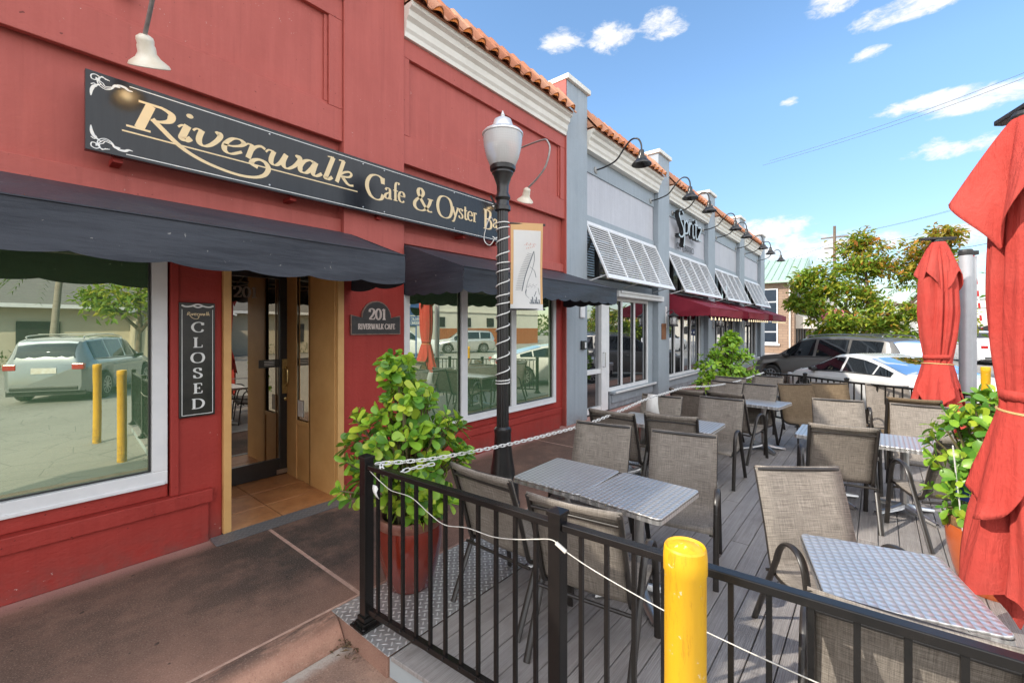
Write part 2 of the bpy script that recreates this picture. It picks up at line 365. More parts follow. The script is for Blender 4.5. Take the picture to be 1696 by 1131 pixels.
def m_sidewalk():
    n = NT('stained peach concrete'); p = n.geo('Position'); x, y, z = n.sep(p)
    big = n.noise(p, 1.1, 6, .7); fine = n.noise(p, 110, 3, .75); mid = n.noise(p, 5, 6, .7)
    base = n.mix(n.maprange(mid, .3, .7), (.36,.205,.150,1), (.27,.148,.108,1))
    # foot traffic dirt: a dark band along the middle, darkest in front of the doorway
    yy = n.math('ADD', y, n.math('MULTIPLY', n.math('SUBTRACT', big, .5), 1.1))
    band = n.math('MULTIPLY', n.maprange(yy, 2.6, 3.5), n.maprange(yy, 4.66, 4.32))
    dx = n.math('ABSOLUTE', n.math('SUBTRACT', x, 2.1)); door = n.maprange(dx, 1.3, .1)
    dirt = n.math('MULTIPLY', band, n.math('ADD', n.math('MULTIPLY', door, .5), .74), clamp=True)
    dirt = n.math('MULTIPLY', dirt, n.maprange(n.noise(p, 2.6, 5, .7), .25, .55, .45, 1))
    base = n.mix(dirt, base, n.mix(n.maprange(fine, .35, .65), (.038,.030,.026,1), (.085,.062,.049,1)))
    gum = n.maprange(n.noise(p, 16, 1, .4), .76, .775); base = n.mix(n.math('MULTIPLY', gum, .75), base, (.022,.018,.016,1))
    pink = n.maprange(y, 4.40, 4.60); base = n.mix(n.math('MULTIPLY', pink, .8), base, (.50,.27,.24,1))
    base = n.mix(n.math('MULTIPLY', n.maprange(fine, .56, .70), .45), base, (.50,.40,.33,1))
    base = n.mix(n.math('MULTIPLY', n.maprange(fine, .44, .32), .5), base, (.03,.022,.018,1))
    n.set(color=base, rough=.8, spec=.3); n.bump(n.math('ADD', n.math('MULTIPLY', fine, .6), mid), .5, .008); return n.mat
M['sidewalk'] = m_sidewalk()
M['mortar'] = pm('light joint mortar', (.52,.34,.27), (.34,.21,.16), 14, .9, bump=.4, bscale=60)
def m_curb():
    n = NT('peach curb concrete'); p = n.geo('Position'); x, y, z = n.sep(p)
    mid = n.noise(p, 4, 6, .7); fine = n.noise(p, 100, 3, .75); c = n.mix(n.maprange(mid, .3, .7), (.50,.29,.21,1), (.38,.20,.145,1))
    top = n.math('MULTIPLY', n.maprange(z, -.06, -.002), n.maprange(n.noise(n.mapp(p, (1,4,4)), 2.4, 6, .75), .34, .56)); c = n.mix(n.math('MULTIPLY', top, .85), c, (.07,.05,.042,1))
    bot = n.math('MULTIPLY', n.maprange(z, -.09, -.15), n.maprange(n.noise(p, 9, 5, .7), .3, .6)); c = n.mix(n.math('MULTIPLY', bot, .7), c, (.12,.08,.06,1))
    c = n.mix(n.math('MULTIPLY', n.maprange(fine, .56, .7), .35), c, (.6,.45,.36,1)); c = n.mix(n.math('MULTIPLY', n.maprange(fine, .42, .3), .5), c, (.10,.06,.045,1))
    n.set(color=c, rough=.88, spec=.25); n.bump(n.math('ADD', mid, n.math('MULTIPLY', fine, .6)), .6, .010); return n.mat
M['curb'] = m_curb()
def m_gutter():
    n = NT('gutter concrete'); p = n.geo('Position'); x, y, z = n.sep(p)
    mid = n.noise(p, 3, 7, .75); fine = n.noise(p, 95, 3, .75); c = n.mix(n.maprange(mid, .35, .65), (.42,.27,.20,1), (.24,.155,.12,1))
    e = n.math('ADD', y, n.math('MULTIPLY', n.math('SUBTRACT', n.noise(p, 14, 5, .7), .5), .12)); c = n.mix(n.maprange(e, 2.54, 2.60), c, (.46,.40,.35,1))
    c = n.mix(n.math('MULTIPLY', n.maprange(n.noise(p, 7, 6, .75), .54, .7), .7), c, (.08,.058,.048,1))
    c = n.mix(n.math('MULTIPLY', n.maprange(fine, .55, .7), .4), c, (.58,.47,.4,1)); c = n.mix(n.math('MULTIPLY', n.maprange(fine, .43, .3), .55), c, (.07,.05,.04,1))
    n.set(color=c, rough=.9, spec=.25); n.bump(n.math('ADD', mid, n.math('MULTIPLY', fine, .6)), .6, .010); return n.mat
M['gutter'] = m_gutter()
def m_asphalt():
    n = NT('worn parking lot'); p = n.geo('Position')
    f = n.maprange(n.noise(p, .35, 6, .65), .3, .7); g = n.noise(p, 90, 2, .6)
    c = n.mix(f, (.30,.285,.255,1), (.40,.38,.34,1)); c = n.mix(n.maprange(g, .3, .7, 0, .5), c, (.13,.125,.12,1))
    cr = n.new('ShaderNodeTexVoronoi', feature='DISTANCE_TO_EDGE'); n.l.new(n.mapp(p, (.35,.35,1)), cr.inputs[0])
    c = n.mix(n.maprange(cr.outputs[0], .008, .0), c, (.07,.07,.07,1))
    n.set(color=c, rough=.9, spec=.25); n.bump(g, .3, .006); return n.mat
M['asphalt'] = m_asphalt()
def m_tile():
    n = NT('terracotta floor tile'); p = n.geo('Position')
    f = n.maprange(n.noise(p, 3.2, 6, .72), .3, .7); c = n.mix(f, (.36,.135,.045,1), (.52,.25,.10,1))
    c = n.mix(n.maprange(n.noise(p, 8, 5, .7), .5, .75, 0, .6), c, (.17,.065,.03,1))
    n.set(color=c, rough=.38); n.bump(n.noise(p, 12, 4), .15, .008); return n.mat
M['tile'] = m_tile()
M['grout'] = pm('dark grout', (.10,.07,.05), (.06,.045,.035), 20, .9)
def m_plate():
    n = NT('diamond plate'); p = n.geo('Position'); q = n.mapp(p, (24,24,24), (0,0,R(45)))
    x, y, z = n.sep(q)
    fx = n.math('FLOOR', x); fy = n.math('FLOOR', y); par = n.math('FLOORED_MODULO', n.math('ADD', fx, fy), 2)
    lx = n.math('SUBTRACT', n.math('SUBTRACT', x, fx), .5); ly = n.math('SUBTRACT', n.math('SUBTRACT', y, fy), .5)
    def loz(a, b): return n.math('ADD', n.math('POWER', n.math('DIVIDE', a, .52), 2), n.math('POWER', n.math('DIVIDE', b, .17), 2))
    d1 = loz(lx, ly); d2 = loz(ly, lx)
    d = n.math('ADD', n.math('MULTIPLY', d1, par), n.math('MULTIPLY', d2, n.math('SUBTRACT', 1, par)))
    h = n.maprange(d, 1.1, .3)
    dirt = n.maprange(n.noise(p, 4, 6, .7), .35, .7)
    c = n.mix(h, n.mix(dirt, (.46,.45,.44,1), (.26,.25,.24,1)), (.85,.85,.84,1))
    n.set(color=c, metal=.55, rough=n.maprange(h, 0, 1, .55, .3)); n.bump(h, .8, .004); return n.mat
M['diamond'] = m_plate()
M['diamonddark'] = m_plate(); M['diamonddark'].name = 'dark diamond plate'
_b = M['diamonddark'].node_tree.nodes['Principled BSDF']; _l = _b.inputs['Base Color'].links[0]; _l2 = _l.from_socket
M['diamonddark'].node_tree.links.remove(_l); _b.inputs['Base Color'].default_value = (.22,.22,.225,1)
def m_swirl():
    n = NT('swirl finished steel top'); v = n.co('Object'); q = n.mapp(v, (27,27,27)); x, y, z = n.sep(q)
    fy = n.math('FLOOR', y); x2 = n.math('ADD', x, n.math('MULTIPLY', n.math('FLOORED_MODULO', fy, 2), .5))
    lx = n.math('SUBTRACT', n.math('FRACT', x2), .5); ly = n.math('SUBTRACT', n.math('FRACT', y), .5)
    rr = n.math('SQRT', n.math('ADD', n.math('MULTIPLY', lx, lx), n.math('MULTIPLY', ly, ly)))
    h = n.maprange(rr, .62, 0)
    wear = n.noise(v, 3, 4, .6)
    n.set(color=n.mix(n.maprange(n.math('ADD', rr, n.math('MULTIPLY', ly, -.45)), .0, .62), (.95,.94,.92,1), (.56,.545,.52,1)), metal=.85, rough=n.maprange(wear, .3, .7, .32, .46)); n.bump(h, .8, .006); return n.mat  # each swirl paler at its centre and one side, its glint painted into the colour
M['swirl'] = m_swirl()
def m_rooftile():
    n = NT('terracotta roof tile'); p = n.geo('Position'); r = n.geo('Random Per Island')
    c = n.ramp(r, [(0, (.42,.155,.075)), (.5, (.55,.24,.13)), (1, (.60,.32,.20))])
    c = n.mix(n.maprange(n.noise(p, 9, 5, .7), .45, .75, 0, .5), c, (.30,.10,.05,1))
    n.set(color=c, rough=.75); n.bump(n.noise(p, 30, 4), .25, .006); return n.mat
M['rooftile'] = m_rooftile()
def m_brick():
    n = NT('tan split face block'); v = n.co('Object'); b = n.new('ShaderNodeTexBrick'); n.l.new(n.mapp(v, (1,1,1), (R(90),0,0)), b.inputs[0])
    x, y, z = n.sep(v); cb = n.new('ShaderNodeCombineXYZ'); n.l.new(n.math('ADD', x, y), cb.inputs[0]); n.l.new(z, cb.inputs[1]); n.l.new(cb.outputs[0], b.inputs[0])
    b.inputs['Scale'].default_value = 1; b.inputs['Brick Width'].default_value = .6; b.inputs['Row Height'].default_value = .2; b.inputs['Mortar Size'].default_value = .012
    b.inputs['Color1'].default_value = (.30,.20,.14,1); b.inputs['Color2'].default_value = (.36,.25,.175,1); b.inputs['Mortar'].default_value = (.20,.15,.115,1)
    n.set(color=b.outputs[0], rough=.9); n.bump(n.math('ADD', b.outputs[1], n.noise(v, 12, 4)), .5, .03); return n.mat
M['brick'] = m_brick()
def m_globe():
    n = NT('ribbed acrylic lamp globe'); v = n.co('Object'); x, y, z = n.sep(v)
    ang = n.math('ARCTAN2', y, x); rib = n.math('SINE', n.math('MULTIPLY', ang, 60)); rz = n.math('SINE', n.math('MULTIPLY', z, 260))
    n.set(color=(.90,.89,.87,1), rough=.12, spec=.6); n.b.inputs['Transmission Weight'].default_value = .45
    n.b.inputs['Subsurface Weight'].default_value = 0
    n.bump(n.math('ADD', rib, n.math('MULTIPLY', rz, .7)), .12, .004); return n.mat
M['globe'] = m_globe()
def m_emit(name, c, s):
    n = NT(name); n.set(color=c4(c), em=c4(c), ems=s); return n.mat
M['bulb'] = m_emit('lit bulb', (1,.72,.38), 30)
M['bulbs'] = m_emit('warm string bulb', (1,.80,.5), .8)

# ------------------------------------------------------------------ lettering: broad nib pen strokes
G = {
 'C': (.78, [[(.73,.74),(.66,.93),(.45,1.0),(.2,.9),(.05,.64),(.05,.36),(.2,.1),(.45,0),(.66,.07),(.75,.26)], ['L',(.735,.96),(.735,.7)]]),
 'L': (.68, [['L',(.2,1),(.2,0)], ['L',(.04,.985),(.36,.985)], ['L',(.04,.015),(.64,.015)], ['T',(.63,.0),(.65,.24)]]),
 'O': (.92, [['O',(.46,1),(.17,.88),(.05,.5),(.17,.12),(.46,0),(.75,.12),(.87,.5),(.75,.88)]]),
 'S': (.62, [[(.52,.76),(.46,.93),(.3,1),(.12,.92),(.08,.74),(.2,.6),(.42,.46),(.55,.3),(.52,.1),(.33,0),(.14,.06),(.05,.26)], ['T',(.535,.98),(.535,.72)], ['T',(.045,.02),(.045,.3)]]),
 'E': (.66, [['L',(.18,1),(.18,0)], ['L',(.03,.985),(.57,.985)], ['L',(.03,.015),(.6,.015)], ['L',(.18,.52),(.44,.52)], ['T',(.575,1),(.59,.76)], ['T',(.6,0),(.625,.24)], ['T',(.44,.42),(.44,.62)]]),
 'D': (.88, [['L',(.18,1),(.18,0)], [(.03,.985),(.35,.985),(.62,.9),(.8,.68),(.82,.4),(.68,.12),(.4,.015),(.03,.015)]]),
 'R': (.8, [['L',(.18,1),(.18,0)], ['L',(.03,.015),(.35,.015)], [(.03,.985),(.34,.985),(.54,.92),(.6,.74),(.52,.56),(.34,.5),(.18,.5)], [(.36,.5),(.56,.22),(.72,.03),(.82,.015)]]),
 'I': (.4, [['L',(.2,1),(.2,0)], ['L',(.04,.985),(.36,.985)], ['L',(.04,.015),(.36,.015)]]),
 'V': (.86, [['L',(.16,1),(.44,0)], ['L',(.76,1),(.46,0)], ['L',(.0,.985),(.32,.985)], ['L',(.62,.985),(.9,.985)]]),
 'W': (1.2, [['L',(.12,1),(.36,0)], ['L',(.6,1),(.38,0)], ['L',(.56,1),(.84,0)], ['L',(1.1,1),(.86,0)], ['L',(0,.985),(.26,.985)], ['L',(.98,.985),(1.2,.985)]]),
 'A': (.86, [['L',(.42,1),(.14,0)], ['L',(.42,1),(.74,0)], ['L',(.24,.34),(.62,.34)], ['L',(0,.015),(.28,.015)], ['L',(.58,.015),(.9,.015)]]),
 'K': (.84, [['L',(.18,1),(.18,0)], ['L',(.03,.985),(.34,.985)], ['L',(.03,.015),(.34,.015)], ['L',(.7,1),(.2,.44)], ['L',(.36,.6),(.76,0)], ['L',(.58,.985),(.82,.985)], ['L',(.6,.015),(.88,.015)]]),
 'F': (.62, [['L',(.18,1),(.18,0)], ['L',(.03,.985),(.55,.985)], ['L',(.03,.015),(.36,.015)], ['L',(.18,.52),(.42,.52)], ['T',(.55,1),(.565,.76)], ['T',(.42,.42),(.42,.62)]]),
 'B': (.72, [['L',(.18,1),(.18,0)], [(.03,.985),(.32,.985),(.5,.92),(.54,.76),(.46,.58),(.3,.53),(.18,.53)], [(.3,.53),(.52,.47),(.62,.28),(.54,.08),(.34,.015),(.03,.015)]]),
 'T': (.74, [['L',(.36,1),(.36,0)], ['L',(.02,.985),(.7,.985)], ['L',(.2,.015),(.52,.015)], ['T',(.03,1),(.02,.76)], ['T',(.69,1),(.7,.76)]]),
 'Y': (.8, [['L',(.14,1),(.4,.46)], ['L',(.68,1),(.4,.46)], ['L',(.4,.5),(.4,0)], ['L',(0,.985),(.3,.985)], ['L',(.56,.985),(.82,.985)], ['L',(.24,.015),(.56,.015)]]),
 'P': (.7, [['L',(.18,1),(.18,0)], ['L',(.03,.015),(.35,.015)], [(.03,.985),(.34,.985),(.54,.92),(.6,.74),(.52,.54),(.34,.46),(.18,.46)]]),
 'U': (.86, [[(.18,1),(.18,.3),(.28,.06),(.46,0),(.62,.08),(.7,.3),(.7,1)], ['L',(.03,.985),(.34,.985)], ['L',(.56,.985),(.84,.985)]]),
 'N': (.9, [['L',(.16,1),(.16,0)], ['L',(.16,1),(.74,0)], ['L',(.74,1),(.74,0)], ['L',(0,.985),(.2,.985)], ['L',(.6,.985),(.88,.985)]]),
 'G': (.86, [[(.74,.74),(.66,.93),(.45,1.0),(.2,.9),(.05,.64),(.05,.36),(.2,.1),(.45,0),(.62,.04),(.74,.14)], ['L',(.72,.42),(.72,.05)], ['L',(.52,.43),(.86,.43)]]),
 '2': (.66, [[(.08,.7),(.12,.92),(.32,1),(.52,.9),(.54,.7),(.42,.44),(.2,.18),(.06,.03)], ['L',(.05,.03),(.58,.03)], ['T',(.57,0),(.61,.22)]]),
 '0': (.66, [['O',(.32,1),(.12,.82),(.06,.5),(.12,.18),(.32,0),(.52,.18),(.58,.5),(.52,.82)]]),
 '1': (.44, [['L',(.24,1),(.24,0)], ['L',(.06,.86),(.24,.99)], ['L',(.06,.015),(.42,.015)]]),
 'a': (.8, [[(.1,.78),(.2,.95),(.38,1),(.54,.9),(.57,.7),(.57,.2),(.62,.03),(.78,.06)], [(.57,.62),(.3,.52),(.08,.34),(.07,.12),(.22,.0),(.42,.06),(.57,.24)]]),
 'f': (.6, [[(.74,1.6),(.64,1.74),(.46,1.72),(.34,1.5),(.32,1.1),(.32,0)], ['L',(.06,.95),(.62,.95)], ['L',(.1,.02),(.56,.02)]]),
 'e': (.76, [[(.1,.58),(.4,.58),(.67,.6),(.62,.88),(.4,1.0),(.17,.86),(.06,.5),(.16,.14),(.42,0),(.68,.16)]]),
 'y': (.92, [['L',(.14,1),(.48,.06)], [(.84,1),(.48,.06),(.32,-.38),(.18,-.52),(.04,-.46)], ['L',(0,.98),(.32,.98)], ['L',(.66,.98),(.98,.98)]]),
 's': (.62, [[(.5,.78),(.42,.95),(.26,1.0),(.1,.88),(.12,.68),(.32,.52),(.5,.34),(.48,.1),(.28,0),(.1,.07),(.04,.26)]]),
 't': (.52, [[(.24,1.36),(.24,.6),(.25,.16),(.36,0),(.54,.12)], ['L',(.02,.96),(.52,.96)]]),
 'r': (.62, [['L',(.2,1),(.2,0)], ['L',(.02,.97),(.22,.99)], ['L',(.02,.02),(.42,.02)], [(.2,.7),(.32,.94),(.46,1.0),(.58,.9)]]),
 '&': (1.08, [[(.96,.6),(.84,.3),(.58,.05),(.3,0),(.1,.1),(.06,.28),(.2,.48),(.46,.66),(.54,.84),(.42,1.0),(.28,.93),(.26,.76),(.42,.5),(.66,.2),(.86,.04),(1.04,.06)], ['L',(.78,.61),(1.1,.61)]]),
}
class Pen:
    """writes ribbons on a vertical sheet facing -y (x right, z up); each stroke lies a hair in front of the last"""
    def __init__(s, y): s.mb = MB(); s.y = y; s.k = 0; s.th = 0
    def stroke(s, pts, a, b, closed=False, smooth=True, taper=None, shear=0, z0=0):
        P2 = [Vector((p[0] + shear*(p[1]-z0), 0, p[1])) for p in pts]
        if smooth and len(P2) > 2: P2 = smoothpath(P2, 6, closed)
        n = len(P2); y = s.y - s.k*.00025; s.k = (s.k+1) % 24; rows = []
        for i, p in enumerate(P2):
            d = (P2[(i+1) % n] - P2[i-1]) if closed else (P2[min(i+1, n-1)] - P2[max(i-1, 0)])
            d.normalize(); nx, nz = -d.z, d.x
            hw = .5*math.sqrt((a*nx)**2 + (b*nz)**2)
            if taper: hw *= taper(i/(n-1))
            rows.append([(p.x+nx*hw, y, p.z+nz*hw), (p.x-nx*hw, y, p.z-nz*hw)])
        if closed: rows.append(rows[0])
        s.mb.grid(rows)
        if s.th:
            for e in (0, 1):
                s.mb.mi = 1; s.mb.grid([[r[e], (r[e][0], y+s.th, r[e][2])] for r in rows]); s.mb.mi = 0
    def glyph(s, ch, x, z, h, a, b, wx=1):
        w, strokes = G[ch]
        for st in strokes:
            kind = 'C'
            if isinstance(st[0], str): kind, st = st[0], st[1:]
            pts = [(x+p[0]*h*wx, z+p[1]*h) for p in st]
            if kind == 'T': s.stroke(pts, b*1.3, b, smooth=False)
            else: s.stroke(pts, a, b, closed=(kind == 'O'), smooth=(kind != 'L'))
        return w*h*wx
    def text(s, txt, x, z, h, a, b, wx=1, gap=.04, width=None):
        if width:
            tot = sum((G[c][0] if c in G else .45) + gap for c in txt)*h; wx = width/tot
        for c in txt:
            if c in G: x += s.glyph(c, x, z, h, a, b, wx) + gap*h*wx
            else: x += .45*h*wx
        return x
    def dot(s, x, z, rx, rz):
        y = s.y - s.k*.00025; s.k = (s.k+1) % 24
        s.mb.add([(x+rx*math.cos(2*PI*i/14), y, z+rz*math.sin(2*PI*i/14)) for i in range(14)], [tuple(range(14))])

# ------------------------------------------------------------------ ground and setting
ZR = -.15
g = MB(); g.add([(-300,-300,ZR),(300,-300,ZR),(300,300,ZR),(-300,300,ZR)], [(0,1,2,3)])
struct(g.build('parking_lot', M['asphalt']))
g = MB()
for i in range(9):
    x = 4.5 + i*3.6
    a = Vector((x, -8.5, ZR+.004)); d = Vector((2.6, -4.2, 0)); w = Vector((.05, .03, 0))
    g.add([a-w, a+w, a+d+w, a+d-w], [(0,1,2,3)])
struct(g.build('parking_lines', M['tray']))
g = MB(); g.add([(-6,1.1,ZR+.004),(1.9,1.1,ZR+.004),(1.9,2.64,ZR+.004),(-6,2.64,ZR+.004)], [(0,1,2,3)])
struct(g.build('gutter', M['gutter']))
# far pavement in front of the block building
g = MB(); g.box(29,60,1.5,12,ZR-.3,0); struct(g.build('far_pavement', M['gutter']))
# sidewalk slabs with joints, rounded kerb
sw = MB()
xs = [-6, -2.6, 1.715, 6.0, 10.3, 14.6, 18.9, 23.2, 29.5]
for a, b in zip(xs, xs[1:]):
    sw.box(a+.013, b-.013, 2.85, 4.75, ZR-.3, 0)
for a, b in zip([-6, -2.6, 1.5], [-2.6, 1.5, 1.5]):
    if b <= a: continue
    prof = [(2.832,-.3),(2.832,0),(2.79,0),(2.755,-.012),(2.735,-.035),(2.70,-.08),(2.64,-.158),(2.63,-.3)]
    sw.mi = 1; sw.prism(prof, 'x', a+.004, b-.004); sw.mi = 0
sw.mi = 2; sw.box(-6, 29.5, 2.835, 4.76, ZR-.3, -.002); sw.mi = 0
sw.box(1.5, 29.5, 2.2, 2.832, ZR-.3, -.012)
struct(sw.build('sidewalk', [M['sidewalk'], M['curb'], M['mortar']], bevel=.006))
# dirt and leaf litter where the kerb ends
lit = MB(); rl = random.Random(5)
for i in range(90):
    x = rl.gauss(1.50, .05); y = 2.64 + rl.gauss(0, .07); a = rl.uniform(0, PI); l = rl.uniform(.008,.03)
    z = ZR + .006 + rl.random()*.03
    dx, dy = math.cos(a)*l, math.sin(a)*l
    lit.add([(x-dx,y-dy,z),(x+dy*.3,y-dx*.3,z+.008),(x+dx,y+dy,z),(x-dy*.3,y+dx*.3,z+.004)], [(0,1,2,3)])
tag(lit.build('leaf_litter', pm('dry leaf litter', (.16,.10,.05), (.07,.05,.03), 60, .9)), 'dry leaves and dirt caught where the kerb ends', 'litter', kind='stuff')

# ------------------------------------------------------------------ red cafe
cafe = thing('red_cafe', 'red stucco cafe building with white cornice and tiled parapet', 'building', (0,0,0))
YW, YP = 4.70, 4.61      # wall face, pilaster face
w = MB()
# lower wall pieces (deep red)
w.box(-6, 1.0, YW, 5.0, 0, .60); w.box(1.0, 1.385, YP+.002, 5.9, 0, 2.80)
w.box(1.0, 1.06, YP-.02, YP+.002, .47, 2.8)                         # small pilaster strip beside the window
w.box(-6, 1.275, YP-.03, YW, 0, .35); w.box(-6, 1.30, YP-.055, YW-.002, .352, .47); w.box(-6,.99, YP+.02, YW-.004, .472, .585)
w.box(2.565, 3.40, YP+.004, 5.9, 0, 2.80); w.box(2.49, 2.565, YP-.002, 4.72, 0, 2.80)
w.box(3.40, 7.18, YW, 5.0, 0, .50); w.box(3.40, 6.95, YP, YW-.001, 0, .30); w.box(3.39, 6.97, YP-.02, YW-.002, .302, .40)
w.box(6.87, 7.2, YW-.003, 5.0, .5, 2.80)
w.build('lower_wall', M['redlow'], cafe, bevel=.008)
w = MB()
w.box(-6, 7.18, YW+.03, 5.1, 2.80, 4.02)                            # recessed band behind the sign
w.box(-6, 2.58, YW-.03, YW+.03, 2.98, 3.13); w.box(3.40, 7.18, YW-.03, YW+.03, 2.98, 3.13)   # ledge over the awnings
w.box(-6, 7.18, YW-.005, 5.1, 4.02, 5.62)                           # upper wall
for a, b in ((-2.0, 2.58), (3.40, 7.18)):                           # proud frame round the sunk panel
    w.box(a, b, YW-.06, YW-.004, 4.0, 4.36); w.box(a, b, YW-.06, YW-.004, 5.36, 5.60)
    w.box(a, a+.10, YW-.06, YW-.004, 4.362, 5.358); w.box(b-.16, b, YW-.06, YW-.004, 4.362, 5.358)
    w.box(a+.1, b-.16, YW-.03, YW-.002, 4.362, 4.40); w.box(b-.2, b-.16, YW-.03, YW-.003, 4.402, 5.358)
w.build('upper_wall', M['red'], cafe, bevel=.006)
p = MB(); p.box(2.58, 3.40, YP, 5.0, 2.80, 6.55); p.build('pilaster', M['red'], cafe, bevel=.01)
p = MB(); p.box(-2.1, -1.25, YP, 5.0, 2.80, 6.55); p.build('pilaster', M['red'], cafe, bevel=.01)
p = MB(); p.box(-5.9, 7.1, 5.96, 14, 0, 5.9); p.build('roof_block', M['red'], cafe)
CPROF = [(4.75,5.60),(4.60,5.60),(4.595,5.66),(4.57,5.70),(4.565,5.79),(4.52,5.83),(4.51,5.90),(4.46,5.93),(4.455,5.985),(4.75,5.985)]
def cornice(parent, x0, x1, dz=0, dy=0):
    c = MB(); c.prism([(y+dy, z+dz) for y, z in CPROF], 'x', x0, x1); c.build('cornice', M['cornice'], parent)
def tiles(parent, x0, x1, dy=0, seed=1):
    t = MB(); rr = random.Random(seed); pitch = .252; n = int((x1-x0)/pitch); pitch = (x1-x0)/n
    e0 = Vector((0, 4.40+dy, 6.01)); e1 = Vector((0, 4.74+dy, 6.42))
    sl = (e1-e0); nrm = Vector((0, -sl.z, sl.y)).normalized()
    K = 12
    for i in range(n):
        a = x0 + i*pitch; jit = rr.uniform(-.012, .012); lift = rr.uniform(0, .008)
        prof = []
        for k in range(K+1):
            u = k/K; h = .085*math.sin(PI*min(1, u/.66))**.8 if u < .66 else .012*-math.sin(PI*(u-.66)/.34)
            prof.append((a + u*pitch*1.02, h + lift))
        rows = []
        for s_ in (0, .5, 1):
            b = e0 + sl*s_ + Vector((0, 0, 0)); b = b - sl.normalized()*(.03+jit)*(1-s_)
            rows.append([(x, b.y+nrm.y*h, b.z+nrm.z*h) for x, h in prof])
        t.grid(rows)
        t.mi = 1; b = rows[0]; yb = 4.405+dy
        cl = [(x, y+.02, z-.004) for x, y, z in b]; lo = [(x, y+.02, 5.985) for x, y, z in b]
        t.grid([cl, lo]); t.mi = 0
        # thickness lip
        lp = [(x, y-nrm.y*.014, z-nrm.z*.014) for x, y, z in b]; t.grid([b, lp])
    t.build('roof_tiles', [M['rooftile'], M['orangetile']], parent, smooth=50, fix=False)
    r = MB(); r.box(x0, x1, 4.70+dy, 5.3, 6.395, 6.47); r.box(x0, x1, 4.46+dy, 5.3, 5.985, 6.03); r.prism([(4.44+dy,6.0),(4.74+dy,6.38),(5.2,6.38),(5.2,6.0)], 'x', x0, x1)
    r.build('ridge', M['rooftile'], parent)
cornice(cafe, 3.40, 7.16); cornice(cafe, -1.25, 2.58)
tiles(cafe, 3.41, 7.17, 0, 3); tiles(cafe, -1.25, 2.57, 0, 4)

def window(parent, x0, x1, z0, z1, y, mull, glass, fw=.085, dep=.06, transom=None, mw=None):
    f = MB(); mw = mw or fw
    f.box(x0, x1, y-dep, y+.05, z0, z0+fw*1.1); f.box(x0, x1, y-dep, y+.05, z1-fw, z1)
    f.box(x0, x0+fw, y-dep, y+.05, z0+fw*1.1, z1-fw); f.box(x1-fw, x1, y-dep, y+.05, z0+fw*1.1, z1-fw)
    f.box(x0+.02, x1-.02, y-dep-.012, y-dep, z0+.0, z0+.03)
    for m in mull: f.box(m-mw/2, m+mw/2, y-dep*.8, y+.05, z0+fw*1.1, z1-fw)
    if transom: f.box(x0+fw, x1-fw, y-dep*.8, y+.049, transom-.03, transom+.03)
    o = f.build('window', M['white'], parent, bevel=.006)
    es = [x0+fw] + [v for m in mull for v in (m-mw/2, m+mw/2)] + [x1-fw]
    for a, b in zip(es[::2], es[1::2]):
        gl = MB(); gl.add([(a-.002,y,z0+fw),(b+.002,y,z0+fw),(b+.002,y,z1-fw+.01),(a-.002,y,z1-fw+.01)], [(0,1,2,3)])
        gl.build('pane', glass, o, fix=False)
        gk = MB(); q = .014
        gk.box(a, a+q, y-.02, y-.001, z0+fw*1.1, z1-fw); gk.box(b-q, b, y-.02, y-.001, z0+fw*1.1, z1-fw); gk.box(a+q, b-q, y-.02, y-.001, z0+fw*1.1, z0+fw*1.1+q)
        gk.build('gasket', M['darktrim'], o)
    return o
window(cafe, -2.9, .985, .585, 2.78, 4.67, [], M['film'], .105)
window(cafe, 3.42, 6.87, .505, 2.78, 4.70, [4.50, 5.64], M['film'], .09, mw=.13)
# doorway recess
d = MB()
d.box(1.386, 1.45, 4.57, 5.9, 0.02, 2.78); d.box(2.487, 2.56, 4.57, 5.2, 0.02, 2.78)
d.box(2.475, 2.487, 4.62, 5.22, 0.02, 2.78); d.box(2.487, 2.56, 5.6, 5.93, 0.02, 2.78); d.box(2.487, 2.56, 5.2, 5.6, .02, .75)
d.box(2.475, 2.487, 5.19, 5.24, .02, 2.78); d.box(2.475, 2.487, 5.56, 5.60, .02, 2.78); d.box(2.475, 2.486, 5.24, 5.56, .70, .76)
d.box(1.386, 2.56, 4.72, 5.93, 2.782, 2.86)
d.build('door_surround', M['cream'], cafe, bevel=.006)
sl = MB(); sl.add([(2.50,5.2,.75),(2.50,5.6,.75),(2.50,5.6,2.78),(2.50,5.2,2.78)], [(0,1,2,3)]); sl.build('sidelight', M['doorglass'], cafe, fix=False)
st = MB(); st.box(2.492, 2.497, 5.42, 5.56, .80, 1.0); st.build('sticker', M['paper'], cafe)
fl = MB(); fl.box(1.38, 2.57, 4.46, 5.93, -.03, .018); fl.mi = 1
txs = [1.45, 1.90, 2.49]; tys = [4.55, 4.98, 5.42, 5.9]
for a, b in zip(txs, txs[1:]):
    for q, r_ in zip(tys, tys[1:]): fl.box(a+.004, b-.004, q+.004, r_-.004, .0, .026)
fl.build('doorway_floor', [M['grout'], M['tile']], cafe, bevel=.003)
rp = MB(); rp.prism([(4.40,.004),(4.40,.012),(4.56,.03),(4.56,.004)], 'x', 1.28, 2.53); rp.build('threshold_plate', M['diamonddark'], cafe)
dr = thing('door_leaf', None, None); dr.parent = cafe
f = MB(); y0, y1 = 5.85, 5.90
f.box(1.45, 1.56, y0, y1, .03, 2.78); f.box(2.40, 2.53, y0, y1, .03, 2.78); f.box(1.56, 2.40, y0, y1, .03, .24); f.box(1.56, 2.40, y0, y1, 2.52, 2.78)
f.build('frame', M['black'], dr, bevel=.004)
gl = MB(); gl.add([(1.56,5.875,.24),(2.40,5.875,.24),(2.40,5.875,2.52),(1.56,5.875,2.52)], [(0,1,2,3)]); gl.build('pane', M['doorglass'], dr, fix=False)
